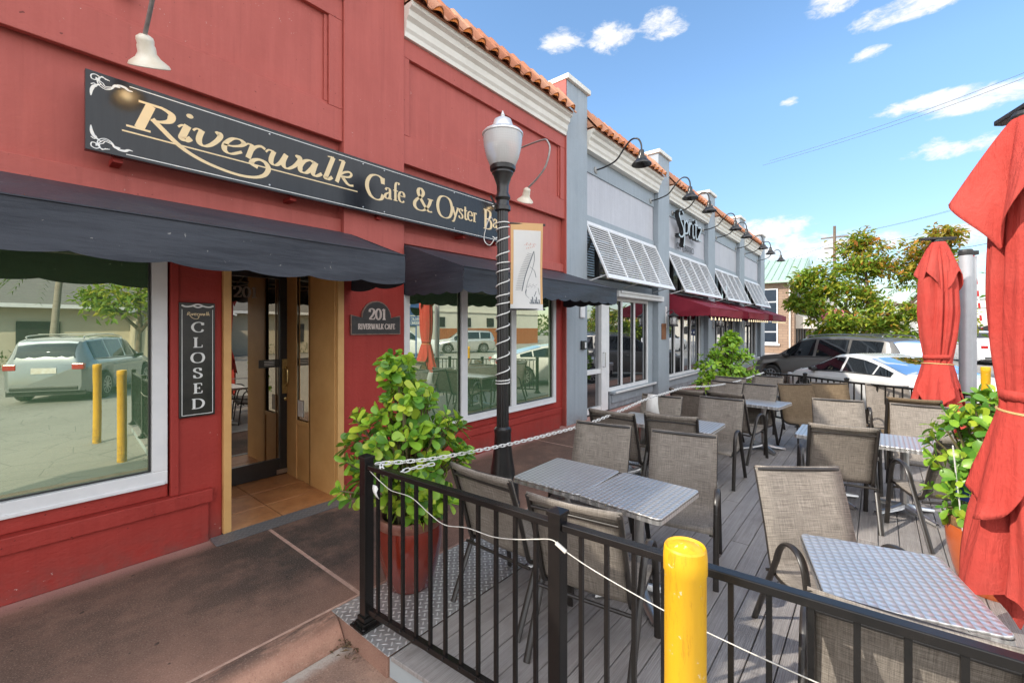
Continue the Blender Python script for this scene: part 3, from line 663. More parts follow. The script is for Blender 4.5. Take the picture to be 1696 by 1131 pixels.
h = MB(); h.box(2.425, 2.505, 5.842, 5.85, 1.06, 1.50); h.tube(smoothpath([(2.465,5.84,1.40),(2.465,5.79,1.37),(2.465,5.785,1.28),(2.465,5.79,1.19),(2.465,5.84,1.16)], 5), .011, 8)
h.lathe([(.022,0),(.022,.012),(.012,.016)], (2.47,5.85,.99), 14, Matrix.Rotation(R(90),3,'X')); h.build('handle', M['brass'], dr, smooth=40)
h = MB(); h.box(2.16, 2.40, 5.868, 5.873, 1.40, 1.50); o = h.build('notice', M['black'], dr)
pn = Pen(5.866)
for k in range(3): pn.stroke([(2.22, 1.475-k*.022), (2.34, 1.475-k*.022)], .004, .006, smooth=False)
pn.mb.build('notice_lines', M['letterwhite'], dr, fix=False)
pn = Pen(5.868); pn.text('201', 1.88, 2.27, .125, .028, .012, width=.26); pn.mb.build('door_number', pm('ghost number', (.30,.27,.24), (.24,.21,.18), 8, .5), dr, fix=False)
h = MB(); h.box(2.36, 2.53, 5.843, 5.85, .045, .10); h.build('kick_label', M['steel'], dr)

# ---- main sign
sg = thing('cafe_sign', 'long black cafe sign with cream lettering above the charcoal awnings', 'sign', (0,0,0))
b = MB(); b.box(.47, 5.20, 4.50, 4.56, 3.225, 3.82); b.build('board', pm('gloss black sign face', (.008,.011,.016), (.015,.019,.025), 3, .17, spec=.35, coat=.08, stretch=(6,1,.5)), sg, bevel=.003)
b = MB()
for x in (.66, 2.0, 3.0, 4.4, 5.1):
    b = MB(); b.box(x-.03, x+.03, 4.56, 4.735, 3.19, 3.23); b.build('bracket', M['redlow'], sg)
pn = Pen(4.4985); A, B_ = .056, .015
def s(pts, a=A, b=B_, **k): pn.stroke(pts, a, b, **k)
s([(.852,3.69),(.778,3.48)], .066, .012, smooth=False); s([(.775,3.697),(.93,3.697)], .02, .017, smooth=False); s([(.70,3.478),(.85,3.478)], .02, .016, smooth=False)
s([(.86,3.695),(.93,3.692),(.985,3.662),(.975,3.61),(.92,3.58),(.85,3.573)], .056, .017)
s([(.86,3.585),(.93,3.52),(1.0,3.457),(1.1,3.39),(1.25,3.335),(1.45,3.302),(1.60,3.310),(1.695,3.350),(1.738,3.42),(1.715,3.475),(1.66,3.492),(1.61,3.472),(1.592,3.438),(1.645,3.412)], .048, .022)
pn.dot(1.112, 3.70, .026, .019)
s([(1.03,3.582),(1.058,3.606),(1.098,3.61)], .02, .014); s([(1.098,3.614),(1.068,3.535),(1.058,3.497),(1.085,3.483),(1.12,3.515)])
s([(1.135,3.588),(1.16,3.611),(1.20,3.606)], .02, .014); s([(1.20,3.61),(1.178,3.54),(1.182,3.497),(1.215,3.479),(1.265,3.505),(1.315,3.56),(1.338,3.607),(1.325,3.63),(1.305,3.615)], .046, .015)
s([(1.365,3.545),(1.43,3.547),(1.50,3.572),(1.525,3.603),(1.49,3.626),(1.43,3.612),(1.375,3.55),(1.372,3.495),(1.42,3.474),(1.51,3.518)], .046, .013)
s([(1.535,3.588),(1.56,3.61),(1.604,3.608)], .02, .014); s([(1.604,3.613),(1.56,3.478)], .048, .012, smooth=False); s([(1.578,3.53),(1.622,3.595),(1.67,3.62),(1.71,3.604)], .03, .022)
s([(1.715,3.582),(1.742,3.61),(1.79,3.606)], .02, .014); s([(1.79,3.61),(1.765,3.54),(1.765,3.495),(1.80,3.479),(1.85,3.52),(1.90,3.61)], .046, .013); s([(1.905,3.612),(1.877,3.54),(1.88,3.495),(1.915,3.478),(1.975,3.515),(2.02,3.57),(2.04,3.612),(2.02,3.633),(2.0,3.615)], .046, .014)
s([(2.19,3.606),(2.14,3.625),(2.08,3.597),(2.04,3.535),(2.05,3.487),(2.10,3.487),(2.155,3.545),(2.195,3.612)], .050, .016); s([(2.205,3.62),(2.178,3.54),(2.172,3.495),(2.205,3.481),(2.265,3.52)], .050, .018)
s([(2.33,3.724),(2.40,3.73)], .016, .013, smooth=False); s([(2.392,3.73),(2.318,3.53),(2.305,3.492),(2.335,3.481),(2.38,3.515)], .052, .014)
s([(2.455,3.722),(2.52,3.728)], .016, .013, smooth=False); s([(2.512,3.727),(2.43,3.477)], .046, .012, smooth=False)
s([(2.462,3.56),(2.52,3.605),(2.575,3.622),(2.602,3.60),(2.57,3.565),(2.475,3.55)], .03, .02); s([(2.495,3.555),(2.545,3.50),(2.585,3.48),(2.63,3.487)], .042, .02)
s([(.675,3.432),(2.68,3.432)], .01, .012, smooth=False)
pn.glyph('C', 2.79, 3.40, .285, .05, .013, 1.05)
x = 3.035
for c in 'afe': x += pn.glyph(c, x, 3.443, .128, .034, .010, 1.0) + .006
pn.glyph('&', 3.455, 3.405, .28, .052, .014, 1.03)
pn.glyph('O', 3.835, 3.388, .29, .05, .012, 1.07)
x = 4.10
for c in 'yster': x += pn.glyph(c, x, 3.437, .132, .034, .010, 1.06) + .004
pn.glyph('B', 4.73, 3.38, .29, .05, .013, 1.0)
x = 4.95
for c in 'ar': x += pn.glyph(c, x, 3.432, .13, .034, .010, 1.0) + .004
pn.mb.build('lettering', M['gold'], sg, fix=False)
pn = Pen(4.4988)
pn.stroke([(.72,3.787),(5.14,3.787)], .006, .007, smooth=False); pn.stroke([(.70,3.252),(5.14,3.252)], .006, .007, smooth=False)
def flourish(cx, cz, sx, sz):
    F = lambda pts: [(cx+sx*x, cz+sz*y) for x, y in pts]
    T = lambda t: .35 + 1.3*math.sin(PI*t)
    pn.stroke(F([(0,-.155),(.004,-.11),(.02,-.075),(.055,-.05)]), .013, .010, taper=T)
    for q in (0, .011, .022):
        pn.stroke(F([(.105-q,-.005),(.06,.004+q*.3),(.035+q*.5,-.022),(.045+q,-.06+q),(.08,-.078+q),(.115,-.062+q*.7),(.135,-.03)]), .007, .005)
    pn.stroke(F([(.05,.0),(.025,.012),(.002,.0),(.004,-.026),(.026,-.028),(.03,-.008)]), .008, .006)
    pn.stroke(F([(.0,-.07),(.018,-.058),(.03,-.075),(.012,-.09)]), .008, .006)
    pn.stroke(F([(.115,-.05),(.15,-.02),(.19,-.018),(.215,-.032),(.24,-.03)]), .013, .010, taper=T)
    pn.stroke(F([(.12,-.04),(.14,-.028),(.165,-.032)]), .012, .012, taper=T)
flourish(.50, 3.785, 1, 1); flourish(.50, 3.255, 1, -1)
flourish(5.17, 3.785, -1, 1); flourish(5.17, 3.255, -1, -1)
pn.mb.build('border', M['letterwhite'], sg, fix=False)
for x in (.66, 1.75, 2.75, 3.03, 4.15, 5.03):
    for z in (3.765, 3.275):
        sc = MB(); sc.lathe([(.009,0),(.008,.004),(.003,.006)], (x, 4.50, z), 10, Matrix.Rotation(R(90),3,'X')); sc.build('screw', M['steel'], sg)

# ---- CLOSED sign and number plaque
cs = thing('closed_sign', 'tall black vertical CLOSED sign beside the cafe door', 'sign', (0,0,0))
b = MB(); b.box(1.055, 1.32, 4.575, 4.608, 1.125, 2.12); b.build('board', pm('weathered black board', (.012,.013,.013), (.035,.032,.028), 9, .3, coat=.2), cs, bevel=.006)
pn = Pen(4.5735)
for pts in ([(1.075,1.145),(1.075,2.06)], [(1.30,1.145),(1.30,2.06)], [(1.075,1.145),(1.30,1.145)]): pn.stroke(pts, .005, .005, smooth=False)
for i, c in enumerate('CLOSED'):
    w_ = G[c][0]*.086*1.25; pn.glyph(c, 1.188-w_/2, 1.863-i*.1335, .086, .020, .006, 1.25)
pn.stroke([(1.07,2.095),(1.10,2.083),(1.14,2.088),(1.188,2.105),(1.235,2.088),(1.275,2.083),(1.305,2.095)], .02, .012)
pn.stroke([(1.15,2.092),(1.188,2.078),(1.226,2.092)], .012, .012)
pn.mb.build('lettering', M['letterwhite'], cs, fix=False)
pn = Pen(4.5735)
SS = lambda x, z: (1.105 + (x-.70)*.0895, 2.005 + (z-3.45)*.13)
for pts in ([(.85,3.69),(.78,3.48)], [(.86,3.695),(.985,3.662),(.92,3.58),(.85,3.573)], [(.86,3.585),(1.0,3.457),(1.25,3.28),(1.60,3.25),(1.74,3.42),(1.6,3.45)],
            [(1.10,3.61),(1.06,3.49),(1.12,3.51)], [(1.2,3.61),(1.19,3.48),(1.34,3.62)], [(1.37,3.55),(1.52,3.6),(1.4,3.6),(1.38,3.48),(1.51,3.51)], [(1.60,3.61),(1.56,3.48)], [(1.58,3.54),(1.7,3.61)],
            [(1.79,3.61),(1.77,3.48),(1.9,3.61),(1.9,3.48),(2.04,3.62)], [(2.19,3.61),(2.05,3.55),(2.1,3.48),(2.2,3.61),(2.2,3.48)], [(2.39,3.73),(2.33,3.48)], [(2.51,3.73),(2.43,3.48)], [(2.46,3.55),(2.6,3.61)], [(2.49,3.55),(2.62,3.48)]):
    pn.stroke([SS(*q) for q in pts], .006, .004)
pn.mb.build('gold_lettering', M['gold'], cs, fix=False)
pq = thing('number_plaque', 'arched black plaque with 201 on the red pier by the door', 'sign', (0,0,0))
def arch(dx, dz, x0=2.65, x1=3.32, z0=1.82, z1=2.05, cx=2.985, r=.20):
    pts = [(x0+dx, z0+dz), (x1-dx, z0+dz), (x1-dx, z1-dz)]
    for i in range(17):
        t = PI*i/16; pts.append((cx+(r-dx)*math.cos(t), z1-.03-dz*.2+(r-dz)*math.sin(t)))
    return pts + [(x0+dx, z1-dz)]
b = MB(); b.prism(arch(0,0), 'y', 4.585, 4.609); b.build('rim', pm('worn plaque rim', (.34,.22,.17), (.12,.09,.08), 30, .5, metal=.3), pq)
b = MB(); b.prism(arch(.012,.012), 'y', 4.580, 4.586); b.build('plate', pm('plaque face', (.018,.018,.02), (.04,.036,.034), 12, .5, bump=.2, bscale=60), pq)
pn = Pen(4.5785); pn.text('201', 2.875, 2.0, .125, .030, .013, width=.235); pn.text('RIVERWALK CAFE', 2.735, 1.885, .062, .015, .007, width=.50)
pn.mb.build('lettering', pm('plaque letters', (.62,.55,.5), (.4,.32,.28), 30, .5), pq, fix=False)

# ---- charcoal awnings
def awning(name, label, x0, x1, yb, yf, zt, zf, zv, mat, sc_w=.42, sc_d=.045, left_end=True, right_end=True, ribs=3, group=None, sag=.012):
    t = thing(name, label, 'awning', (0,0,0), 0, group)
    n = max(24, int((x1-x0)/.06)); rr = random.Random(int(x0*100))
    top = MB(); rows = []
    ph = rr.uniform(0, 6)
    for i in range(n+1):
        x = x0 + (x1-x0)*i/n; row = []
        for k in range(7):
            q = k/6; y = yb + (yf-yb)*q; z = zt + (zf-zt)*q - sag*math.sin(PI*q)*(1+.5*math.sin(x*2.2+ph)); row.append((x, y, z))
        rows.append(row)
    top.grid(rows)
    if left_end: top.add([(x0,yb,zt),(x0,yf,zf),(x0,yb,zf-.02)], [(0,1,2)])
    if right_end: top.add([(x1,yb,zt),(x1,yf,zf),(x1,yb,zf-.02)], [(0,1,2)])
    top.build('canopy', mat, t, smooth=35, fix=False)
    def scallop(L):
        c = max(1, round(L/sc_w)); return lambda d: sc_d*abs(math.sin(PI*d/L*c))**.7
    va = MB()
    def strip(a, b):
        a, b = Vector(a), Vector(b); L = (b-a).length; f = scallop(L); m = max(10, int(L/.025)); rows = []
        nd = Vector((0,0,1)).cross((b-a).normalized())
        for i in range(m+1):
            d = L*i/m; p = a.lerp(b, i/m); zb = zv - f(d) + .01*math.sin(d*1.7+ph); r_ = []
            for k in range(6):
                q = k/5; off = -.012*math.sin(q*PI*.8)*math.sin(d*4.1+ph+q*2) - .014*q*math.sin(d*2.3+1.7*ph)
                pp = p + nd*off; r_.append((pp.x, pp.y, p.z + (zb-p.z)*q))
            rows.append(r_)
        va.grid(rows)
    strip((x0,yf,zf), (x1,yf,zf))
    if left_end: strip((x0,yb,zf-.02), (x0,yf,zf))
    if right_end: strip((x1,yf,zf), (x1,yb,zf-.02))
    va.build('valance', mat, t, smooth=60, fix=False)
    fr = MB()
    for i in range(ribs):
        x = x0+.03 + (x1-x0-.06)*i/(ribs-1)
        fr.tube([(x,yb,zt-.03),(x,yf+.03,zf-.03)], .014, 6); fr.tube([(x,yf+.03,zf-.03),(x,yb,zf-.05)], .014, 6)
    fr.tube([(x0+.02,yf+.03,zf-.03),(x1-.02,yf+.03,zf-.03)], .014, 6); fr.tube([(x0+.02,yb-.02,zf-.05),(x1-.02,yb-.02,zf-.05)], .014, 6)
    fr.build('frame', M['galv'], t, smooth=60)
    pi_ = MB(); pi_.tube([(x0,yf-.004,zf),(x1,yf-.004,zf)], .007, 6); pi_.build('piping', mat, t, smooth=60)
    return t
GA = 'charcoal scalloped awnings on the cafe'
awning('fabric_awning', 'wide charcoal awning over the big window and the cafe door', -3.0, 2.66, 4.66, 3.60, 2.985, 2.62, 2.345, M['awning'], .46, .032, ribs=5, group=GA)
awning('fabric_awning', 'shorter charcoal awning behind the street lamp with its end panel showing', 3.40, 7.13, 4.66, 3.53, 2.965, 2.585, 2.33, M['awning'], .32, .034, ribs=4, group=GA)

# ------------------------------------------------------------------ grey bistro
bis = thing('grey_bistro', 'long blue grey bistro building with white capped pilasters and tile parapet', 'building', (0,0,0))
YG = 4.76
PIL = [(7.18,7.97),(11.8,12.63),(16.43,17.27),(21.06,21.96),(25.55,26.6)]
for i, (a, b) in enumerate(PIL):
    p = MB(); p.box(a+.012, b, 4.61, 5.2, 0, 6.70); p.build('pilaster', M['grey'], bis, bevel=.008)
    p = MB(); p.box(a-.03, b+.05, 4.55, 5.3, 6.702, 6.80); p.build('pilaster_cap', M['cornice'], bis, bevel=.01)
p = MB(); p.box(7.165, 7.19, 4.615, 5.2, 0, 6.70); p.build('red_return', M['red'], bis)
bays = [(7.97,11.8),(12.63,16.43),(17.27,21.06),(21.96,25.55)]
up = MB(); tr = MB(); lo = MB(); sill = MB()
for bi, (a, b) in enumerate(bays):
    tr.box(a, b, YG-.03, 5.2, 5.22, 5.62); tr.box(a, b, YG-.03, 5.2, 4.06, 4.30)
    up.box(a, b, YG, 5.2, 4.30, 5.22)
    lo.box(a, b, YG+.02, 5.2, 2.62, 2.98)
    x0 = a+1.32 if bi == 0 else a
    lo.box(x0, b, YG+.02, 5.2, 0, .42)
    lo.box(x0+.06, b-.06, YG-.02, YG+.018, .14, .34)
    sill.box(x0-.01, b, YG-.10, YG+.02, .36, .42)
    sill.mi = 1; sill.box(x0+.05, b-.05, YG-.125, YG-.1, .375, .425); sill.mi = 0
    wr = b-.35 if bi else b-.28
    lo.box(wr, b, YG+.005, 5.2, .42, 2.62)
up.build('upper_wall', M['pale'], bis); tr.build('trim_band', M['grey'], bis, bevel=.006); lo.build('lower_wall', M['grey'], bis, bevel=.006)
o = sill.build('sill', [M['grey'], M['white']], bis, bevel=.006)
dk = MB(); dk.box(7.2, 26.55, 5.25, 14, 0, 6.0); dk.build('roof_block', M['grey'], bis)
for bi, (a, b) in enumerate(bays):
    cornice(bis, a, b, 0, .0); tiles(bis, a+.005, b-.005, 0, 11+bi)
    # dark transom glazing behind the shutter
    f = MB()
    for k in range(6):
        x = a+.1+(b-a-.26)*k/5; f.box(x, x+.05, 4.80, 4.86, 2.98, 4.06)
    f.box(a, b, 4.80, 4.86, 2.98, 3.03); wn = f.build('transom_window', M['darktrim'], bis)
    gl = MB(); gl.add([(a,4.85,2.98),(b,4.85,2.98),(b,4.85,4.06),(a,4.85,4.06)], [(0,1,2,3)]); gl.build('pane', M['glass'], wn, fix=False)
    # top hung louvred shutter
    top = Vector((0, 4.68, 4.10)); bot = Vector((0, 4.17, 2.95)); dv = bot-top; L = dv.length; dn = dv.normalized(); nr = Vector((0, dn.z, -dn.y)).normalized()
    if nr.y > 0: nr = -nr
    xa, xb = a+.03, b-.02
    f = MB()
    def rail(p0, p1, w_, t_=.04): f.bar(p0, p1, w_, t_, up=tuple(nr))
    for s_, w_ in ((0, .09), (1, .10)): c = top+dv*s_; rail((xa,c.y,c.z), (xb,c.y,c.z), w_)
    for k in range(5):
        x = xa+.035+(xb-xa-.07)*k/4; c0 = top+dn*.045; c1 = bot-dn*.05
        f.bar((x,c0.y,c0.z), (x,c1.y,c1.z), .06, .042, up=(1,0,0)) if False else f.bar((x,c0.y,c0.z), (x,c1.y,c1.z), .06, .036, up=tuple(nr))
    sh = f.build('shutter', M['white'], bis, bevel=.004)
    ls = MB(); ns = 20
    for k in range(4):
        u0 = xa+.065+(xb-xa-.07)*k/4; u1 = xa+.005+(xb-xa-.07)*(k+1)/4
        for j in range(ns):
            c = top + dv*((j+.8)/(ns+.6)); tilt = Vector((0, -.74, -.67)).normalized()*.029; nn = Vector((0, .83, -.55))*.0
            h0, h1 = c - tilt, c + tilt
            ls.add([(u0,h0.y,h0.z),(u1,h0.y,h0.z),(u1,h1.y,h1.z),(u0,h1.y,h1.z)], [(0,1,2,3)])
    lo_ = ls.build('slats', M['slat'], sh, fix=False, solid=.008)
    for x in (xa+.08, xb-.08, (xa+xb)/2):
        ar = MB(); ar.tube([(x,4.72,2.86),(x,4.20,2.99)], .014, 6); ar.build('stay', M['white'], sh, smooth=60)
# bay one: glass door, hood and window
hd = MB(); hd.box(9.25, 12.0, 4.52, 4.78, 2.62, 2.76); hd.box(9.3, 11.75, 4.48, 4.52, 2.70, 2.76); hd.build('shade_cassette', M['white'], bis, bevel=.01)
dr = thing('bistro_door', None, None); dr.parent = bis
f = MB(); f.box(7.98, 8.1, 4.78, 4.86, .02, 2.62); f.box(8.86, 9.17, 4.76, 4.86, .02, 2.62); f.box(8.1, 8.86, 4.78, 4.86, .02, .14); f.box(8.1, 8.86, 4.78, 4.86, .88, .98); f.box(8.1, 8.86, 4.78, 4.86, 2.5, 2.62)
f.build('frame', M['white'], dr, bevel=.004)
gl = MB(); gl.add([(8.1,4.84,.1),(8.86,4.84,.1),(8.86,4.84,2.5),(8.1,4.84,2.5)], [(0,1,2,3)]); gl.build('pane', M['glass'], dr, fix=False)
h = MB(); h.tube([(8.93,4.755,1.02),(8.93,4.70,1.02),(8.93,4.70,1.34),(8.93,4.755,1.34)], .012, 8); h.build('handle', M['steel'], dr)
window(bis, 9.19, 11.52, .42, 2.62, 4.84, [9.95, 10.68], M['glass'], .075, .06)
for bi, (a, b) in enumerate(bays[1:]):
    window(bis, a+.02, b-.37, .42, 2.62, 4.84, [a+.95, a+1.75, a+2.45], M['glass'], .075, .06)
# bistro wall name
bs = thing('bistro_sign', 'raised black script bistro sign on the pale wall of the second bay', 'sign', (0,0,0))
pn = Pen(4.52); pn.th = .13
def q(pts, **k): pn.stroke([(13.12+x*2.24, 4.34+z*1.09) for x, z in pts], .085, .05, **k)
q([(.20,.93),(.16,.99),(.10,1.0),(.05,.93),(.05,.82),(.12,.68),(.20,.54),(.22,.40),(.17,.30),(.09,.27),(.02,.32)])
q([(.24,.78),(.25,.5),(.24,.2),(.21,.03)]); q([(.24,.66),(.31,.78),(.38,.74),(.40,.6),(.36,.45),(.26,.42)])
q([(.44,.80),(.44,.42)]); q([(.44,.62),(.49,.77),(.55,.78)])
q([(.60,.78),(.60,.46),(.64,.40),(.67,.46)])
q([(.73,.95),(.73,.48),(.77,.40),(.81,.44)]); q([(.66,.81),(.82,.83)])
q([(.83,.78),(.98,.78),(.84,.44),(1.0,.42)])
pn.th = .13; q([(.585,.90),(.615,.93)])
pn.mb.build('script_lettering', [pm('pale sign face', (.50,.56,.58), (.42,.48,.5), 5, .4), M['black']], bs, fix=False)
pn = Pen(4.70); pn.text('CITY BISTRO', 13.5, 4.345, .17, .05, .03, width=1.62); pn.mb.build('small_lettering', pm('grey brown letters', (.05,.042,.042), (.08,.07,.07), 5, .5), bs, fix=False)
# maroon awnings
GM = 'maroon awnings over the bistro windows'
lb = ['maroon bistro awning nearest the cafe with its full end panel showing', 'middle maroon bistro awning over the third bay windows', 'farthest maroon bistro awning at the end of the grey building']
mar = []
for i, (a, b) in enumerate(bays[1:]):
    mar.append(awning('window_awning', lb[i], a+.03, b+.06, 4.72, 3.50, 2.93, 2.46, 2.24, M['maroon'], .14, .02, ribs=4, group=GM, sag=.02))
for i, (a, b) in enumerate(bays[1:]):
    t = thing('string_lights', ['warm bulbs strung under the nearest maroon awning', 'warm bulbs strung under the middle maroon awning', 'warm bulbs strung under the farthest maroon awning'][i], 'string lights', (0,0,0), 0, 'bulb strings under the maroon awnings')
    pts = []; N = 10
    for k in range(N*4+1):
        u = k/(N*4); pts.append((a+.1+(b-a)*u, 3.54, 2.24 - .05*abs(math.sin(PI*u*N/2))))
    c = MB(); c.tube(pts, .006, 5); c.build('cord', M['darktrim'], t)
    for k in range(N):
        p = pts[k*4+2]; bb = MB(); bb.lathe([(.012,.0),(.012,-.03),(.024,-.05),(.025,-.07),(.012,-.09)], (p[0], p[1], p[2]), 8); bb.build('bulb', M['bulbs'], t, smooth=60)
# barn lights
GB = 'black gooseneck barn lights on the bistro'
def barn(x, label, first=[]):
    if not first:
        t = thing('barn_light', label, 'wall lamp', (x, 4.74, 5.34), 0, GB)
        m = MB(); m.lathe([(.075,0),(.075,.03),(.05,.045)], (0,0,0), 16, Matrix.Rotation(R(90),3,'X')); m.build('wall_plate', M['galv'], t, smooth=40)
        a = MB(); a.tube(smoothpath([(0,-.03,0),(0,-.25,.02),(0,-.5,.10),(0,-.68,.30),(0,-.84,.44),(0,-.98,.42),(0,-1.05,.30),(0,-1.06,.16)], 6), .018, 8, up=(1,0,0)); a.build('arm', M['black'], t, smooth=60)
        sh = MB(); sh.lathe([(.03,.18),(.05,.16),(.06,.05),(.10,.03),(.105,-.02),(.19,-.10),(.20,-.13)], (0,-1.06,0), 20, capb=True, capt=False); sh.build('lamp_shade', M['black'], t, smooth=40)
        first.append(t)
    else: dup(first[0], (x, 4.74, 5.34), 0, label)
for x, l in zip((8.53, 11.55, 13.2, 16.2, 17.85, 20.85, 22.55, 25.3),
    ('barn light nearest the red cafe on the first grey bay', 'barn light at the right end of the first grey bay', 'barn light hanging in front of the script letters', 'barn light just right of the script sign',
     'first barn light on the third grey bay', 'second barn light on the third grey bay', 'first barn light on the last grey bay', 'last barn light before the building end')): barn(x, l)
# wall lanterns
GL = 'wall lanterns on the bistro pilasters'
def lantern(x, label, first=[]):
    if not first:
        t = thing('wall_lantern', label, 'wall lamp', (x, 4.61, 2.2), 0, GL)
        m = MB(); m.box(-.06,.06,-.02,0,-.30,.30); m.build('back_plate', M['white'], t, bevel=.02)
        a = MB(); a.tube(smoothpath([(0,-.02,.12),(0,-.14,.2),(0,-.22,.16),(0,-.22,.1)], 5), .012, 6, up=(1,0,0))
        a.lathe([(.02,.13),(.06,.1),(.15,.04),(.15,.025)], (0,-.22,0), 14, capt=False); a.lathe([(.12,-.26),(.13,-.25),(.1,-.2)], (0,-.22,0), 14)
        for k in range(6): tt = PI*k/3; a.bar((.12*math.cos(tt),-.22+.12*math.sin(tt),.03), (.11*math.cos(tt),-.22+.11*math.sin(tt),-.24), .012, .012)
        a.build('cage', M['darktrim'], t, smooth=40)
        gl = MB(); gl.lathe([(.03,.03),(.095,-.02),(.1,-.12),(.08,-.22)], (0,-.22,0), 14); gl.build('lantern_glass', M['globe'], t, smooth=60)
        first.append(t)
    else: dup(first[0], (x, 4.61, 2.2), 0, label)
lantern(12.35, 'wall lantern on the second grey pilaster above a copper plaque'); lantern(17.0, 'wall lantern on the pilaster between the maroon awnings'); lantern(21.5, 'wall lantern on the fourth pilaster far along')
pl = MB(); pl.box(12.02,12.32,4.585,4.608,1.58,2.02); cp = pl.build('plaque', M['copper']); tag(cp, 'small copper plaque under the lantern on the grey pilaster', 'plaque')
pl = MB(); pl.box(-.09,.09,-.04,0,-.18,.18); ib = pl.build('access_panel', M['white'], bevel=.03); ib.location = (7.74,4.609,2.28); tag(ib, 'white rounded box high on the first grey pilaster', 'wall box')
pl = MB(); pl.box(-.09,.09,-.05,0,-.09,.09); dbx = pl.build('doorbell_camera', M['black'], bevel=.01); dbx.location = (7.78,4.609,1.55); tag(dbx, 'small black and white doorbell box on the grey pilaster', 'doorbell')
pl = MB(); pl.box(.0,.06,-.055,-.05,-.06,.06); pl.build('face', M['white'], dbx)

# cafe gooseneck lamps
GC = 'white gooseneck sign lamps on the cafe'
def sign_lamp(x, label, lit, yaw):
    t = thing('sign_lamp', label, 'wall lamp', (x, 4.63, 4.62), 0, GC)
    m = MB(); m.lathe([(.06,0),(.06,.02),(.03,.03)], (0,0,0), 14, Matrix.Rotation(R(90),3,'X')); m.build('wall_plate', M['galv'], t, smooth=40)
    a = MB(); path = smoothpath([(0,-.02,0),(0,-.4,.02),(0,-.86,.03),(0,-.96,-.03),(0,-.99,-.15),(0,-.92,-.36),(0,-.78,-.50),(0,-.60,-.615)], 6)
    a.tube(path, .014, 8, up=(1,0,0)); a.build('conduit', M['galv'], t, smooth=60)
    mt = Matrix.Rotation(R(26), 3, 'X') @ Matrix.Rotation(yaw, 3, 'Y')
    sh = MB(); sh.lathe([(.022,.02),(.05,.0),(.054,-.02),(.050,-.045),(.056,-.06),(.056,-.10),(.075,-.13),(.118,-.165),(.127,-.185),(.123,-.19),(.112,-.165),(.05,-.12),(.04,-.05)], (0,-.58,-.63), 26, mt, capb=True, capt=True)
    sh.build('lamp_shade', M['lampwhite'], t, smooth=50)
    if lit:
        bb = MB(); bb.lathe([(.012,-.10),(.028,-.125),(.03,-.15),(.015,-.175)], (0,-.58,-.63), 12, mt); bb.build('bulb', M['bulb'], t, smooth=60)
sign_lamp(.73, 'white enamel sign lamp above the left end of the black sign', True, R(-14)); sign_lamp(5.22, 'white sign lamp at the far end of the black sign', True, R(-14))

# ------------------------------------------------------------------ deck and diamond plate
DX0, DX1 = 1.50, 10.35
def front_x(y): return 1.50 + (2.3-y)*.078
dk = MB(); pitch = .145; y = 2.165; i = 0
def far_x(y): return 10.45 - max(0, (1.9-y))*.58
while y > -2.0:
    a, b = y-pitch+.006, y
    sp = [front_x(y)+.14] ; x = sp[0]; L0 = rnd.uniform(2.2, 4.5); x += L0
    while x < far_x(y)-.6: sp.append(x); x += rnd.uniform(3.4, 4.9)
    sp.append(far_x(y))
    for u, v in zip(sp, sp[1:]): dk.box(u+.002, v-.002, a, b, -.028, 0)
    y -= pitch; i += 1
yv = [2.165, 1.45, .72, .0, -.75, -1.5, -2.02]
for a, b in zip(yv, yv[1:]):      # picture frame board along the front
    dk.add([(front_x(a)-.01,a-.002,0),(front_x(a)+.135,a-.002,0),(front_x(b)+.135,b+.002,0),(front_x(b)-.01,b+.002,0),
            (front_x(a)-.01,a-.002,-.028),(front_x(a)+.135,a-.002,-.028),(front_x(b)+.135,b+.002,-.028),(front_x(b)-.01,b+.002,-.028)],
           [(0,3,2,1),(4,5,6,7),(0,1,5,4),(1,2,6,5),(2,3,7,6),(3,0,4,7)])
struct(dk.build('deck', M['deck'], bevel=.004))
fa = MB()
fa.add([(front_x(2.2)+.01,2.2,-.03),(front_x(-2.02)+.01,-2.02,-.03),(front_x(-2.02)+.01,-2.02,ZR),(front_x(2.2)+.01,2.2,ZR),
        (front_x(2.2)+.05,2.2,-.03),(front_x(-2.02)+.05,-2.02,-.03),(front_x(-2.02)+.05,-2.02,ZR),(front_x(2.2)+.05,2.2,ZR)],
       [(0,1,2,3),(4,7,6,5),(0,4,5,1),(3,2,6,7),(0,3,7,4),(1,5,6,2)])
fa.add([(front_x(2.2)+.06,2.2,-.034),(far_x(2.2),2.2,-.034),(far_x(-2),-2.0,-.034),(front_x(-2)+.06,-2.0,-.034)], [(0,1,2,3)])
fa.box(front_x(2.2)+.02, 10.4, 2.17, 2.2, ZR, -.03)
struct(fa.build('deck_fascia', [M['fascia']]))
dp = MB(); dp.box(1.485, 6.2, 2.17, 2.815, .001, .007); tag(dp.build('diamond_plate', M['diamond'], bevel=.002), 'strip of silver diamond plate between the sidewalk and the deck', 'metal plate')

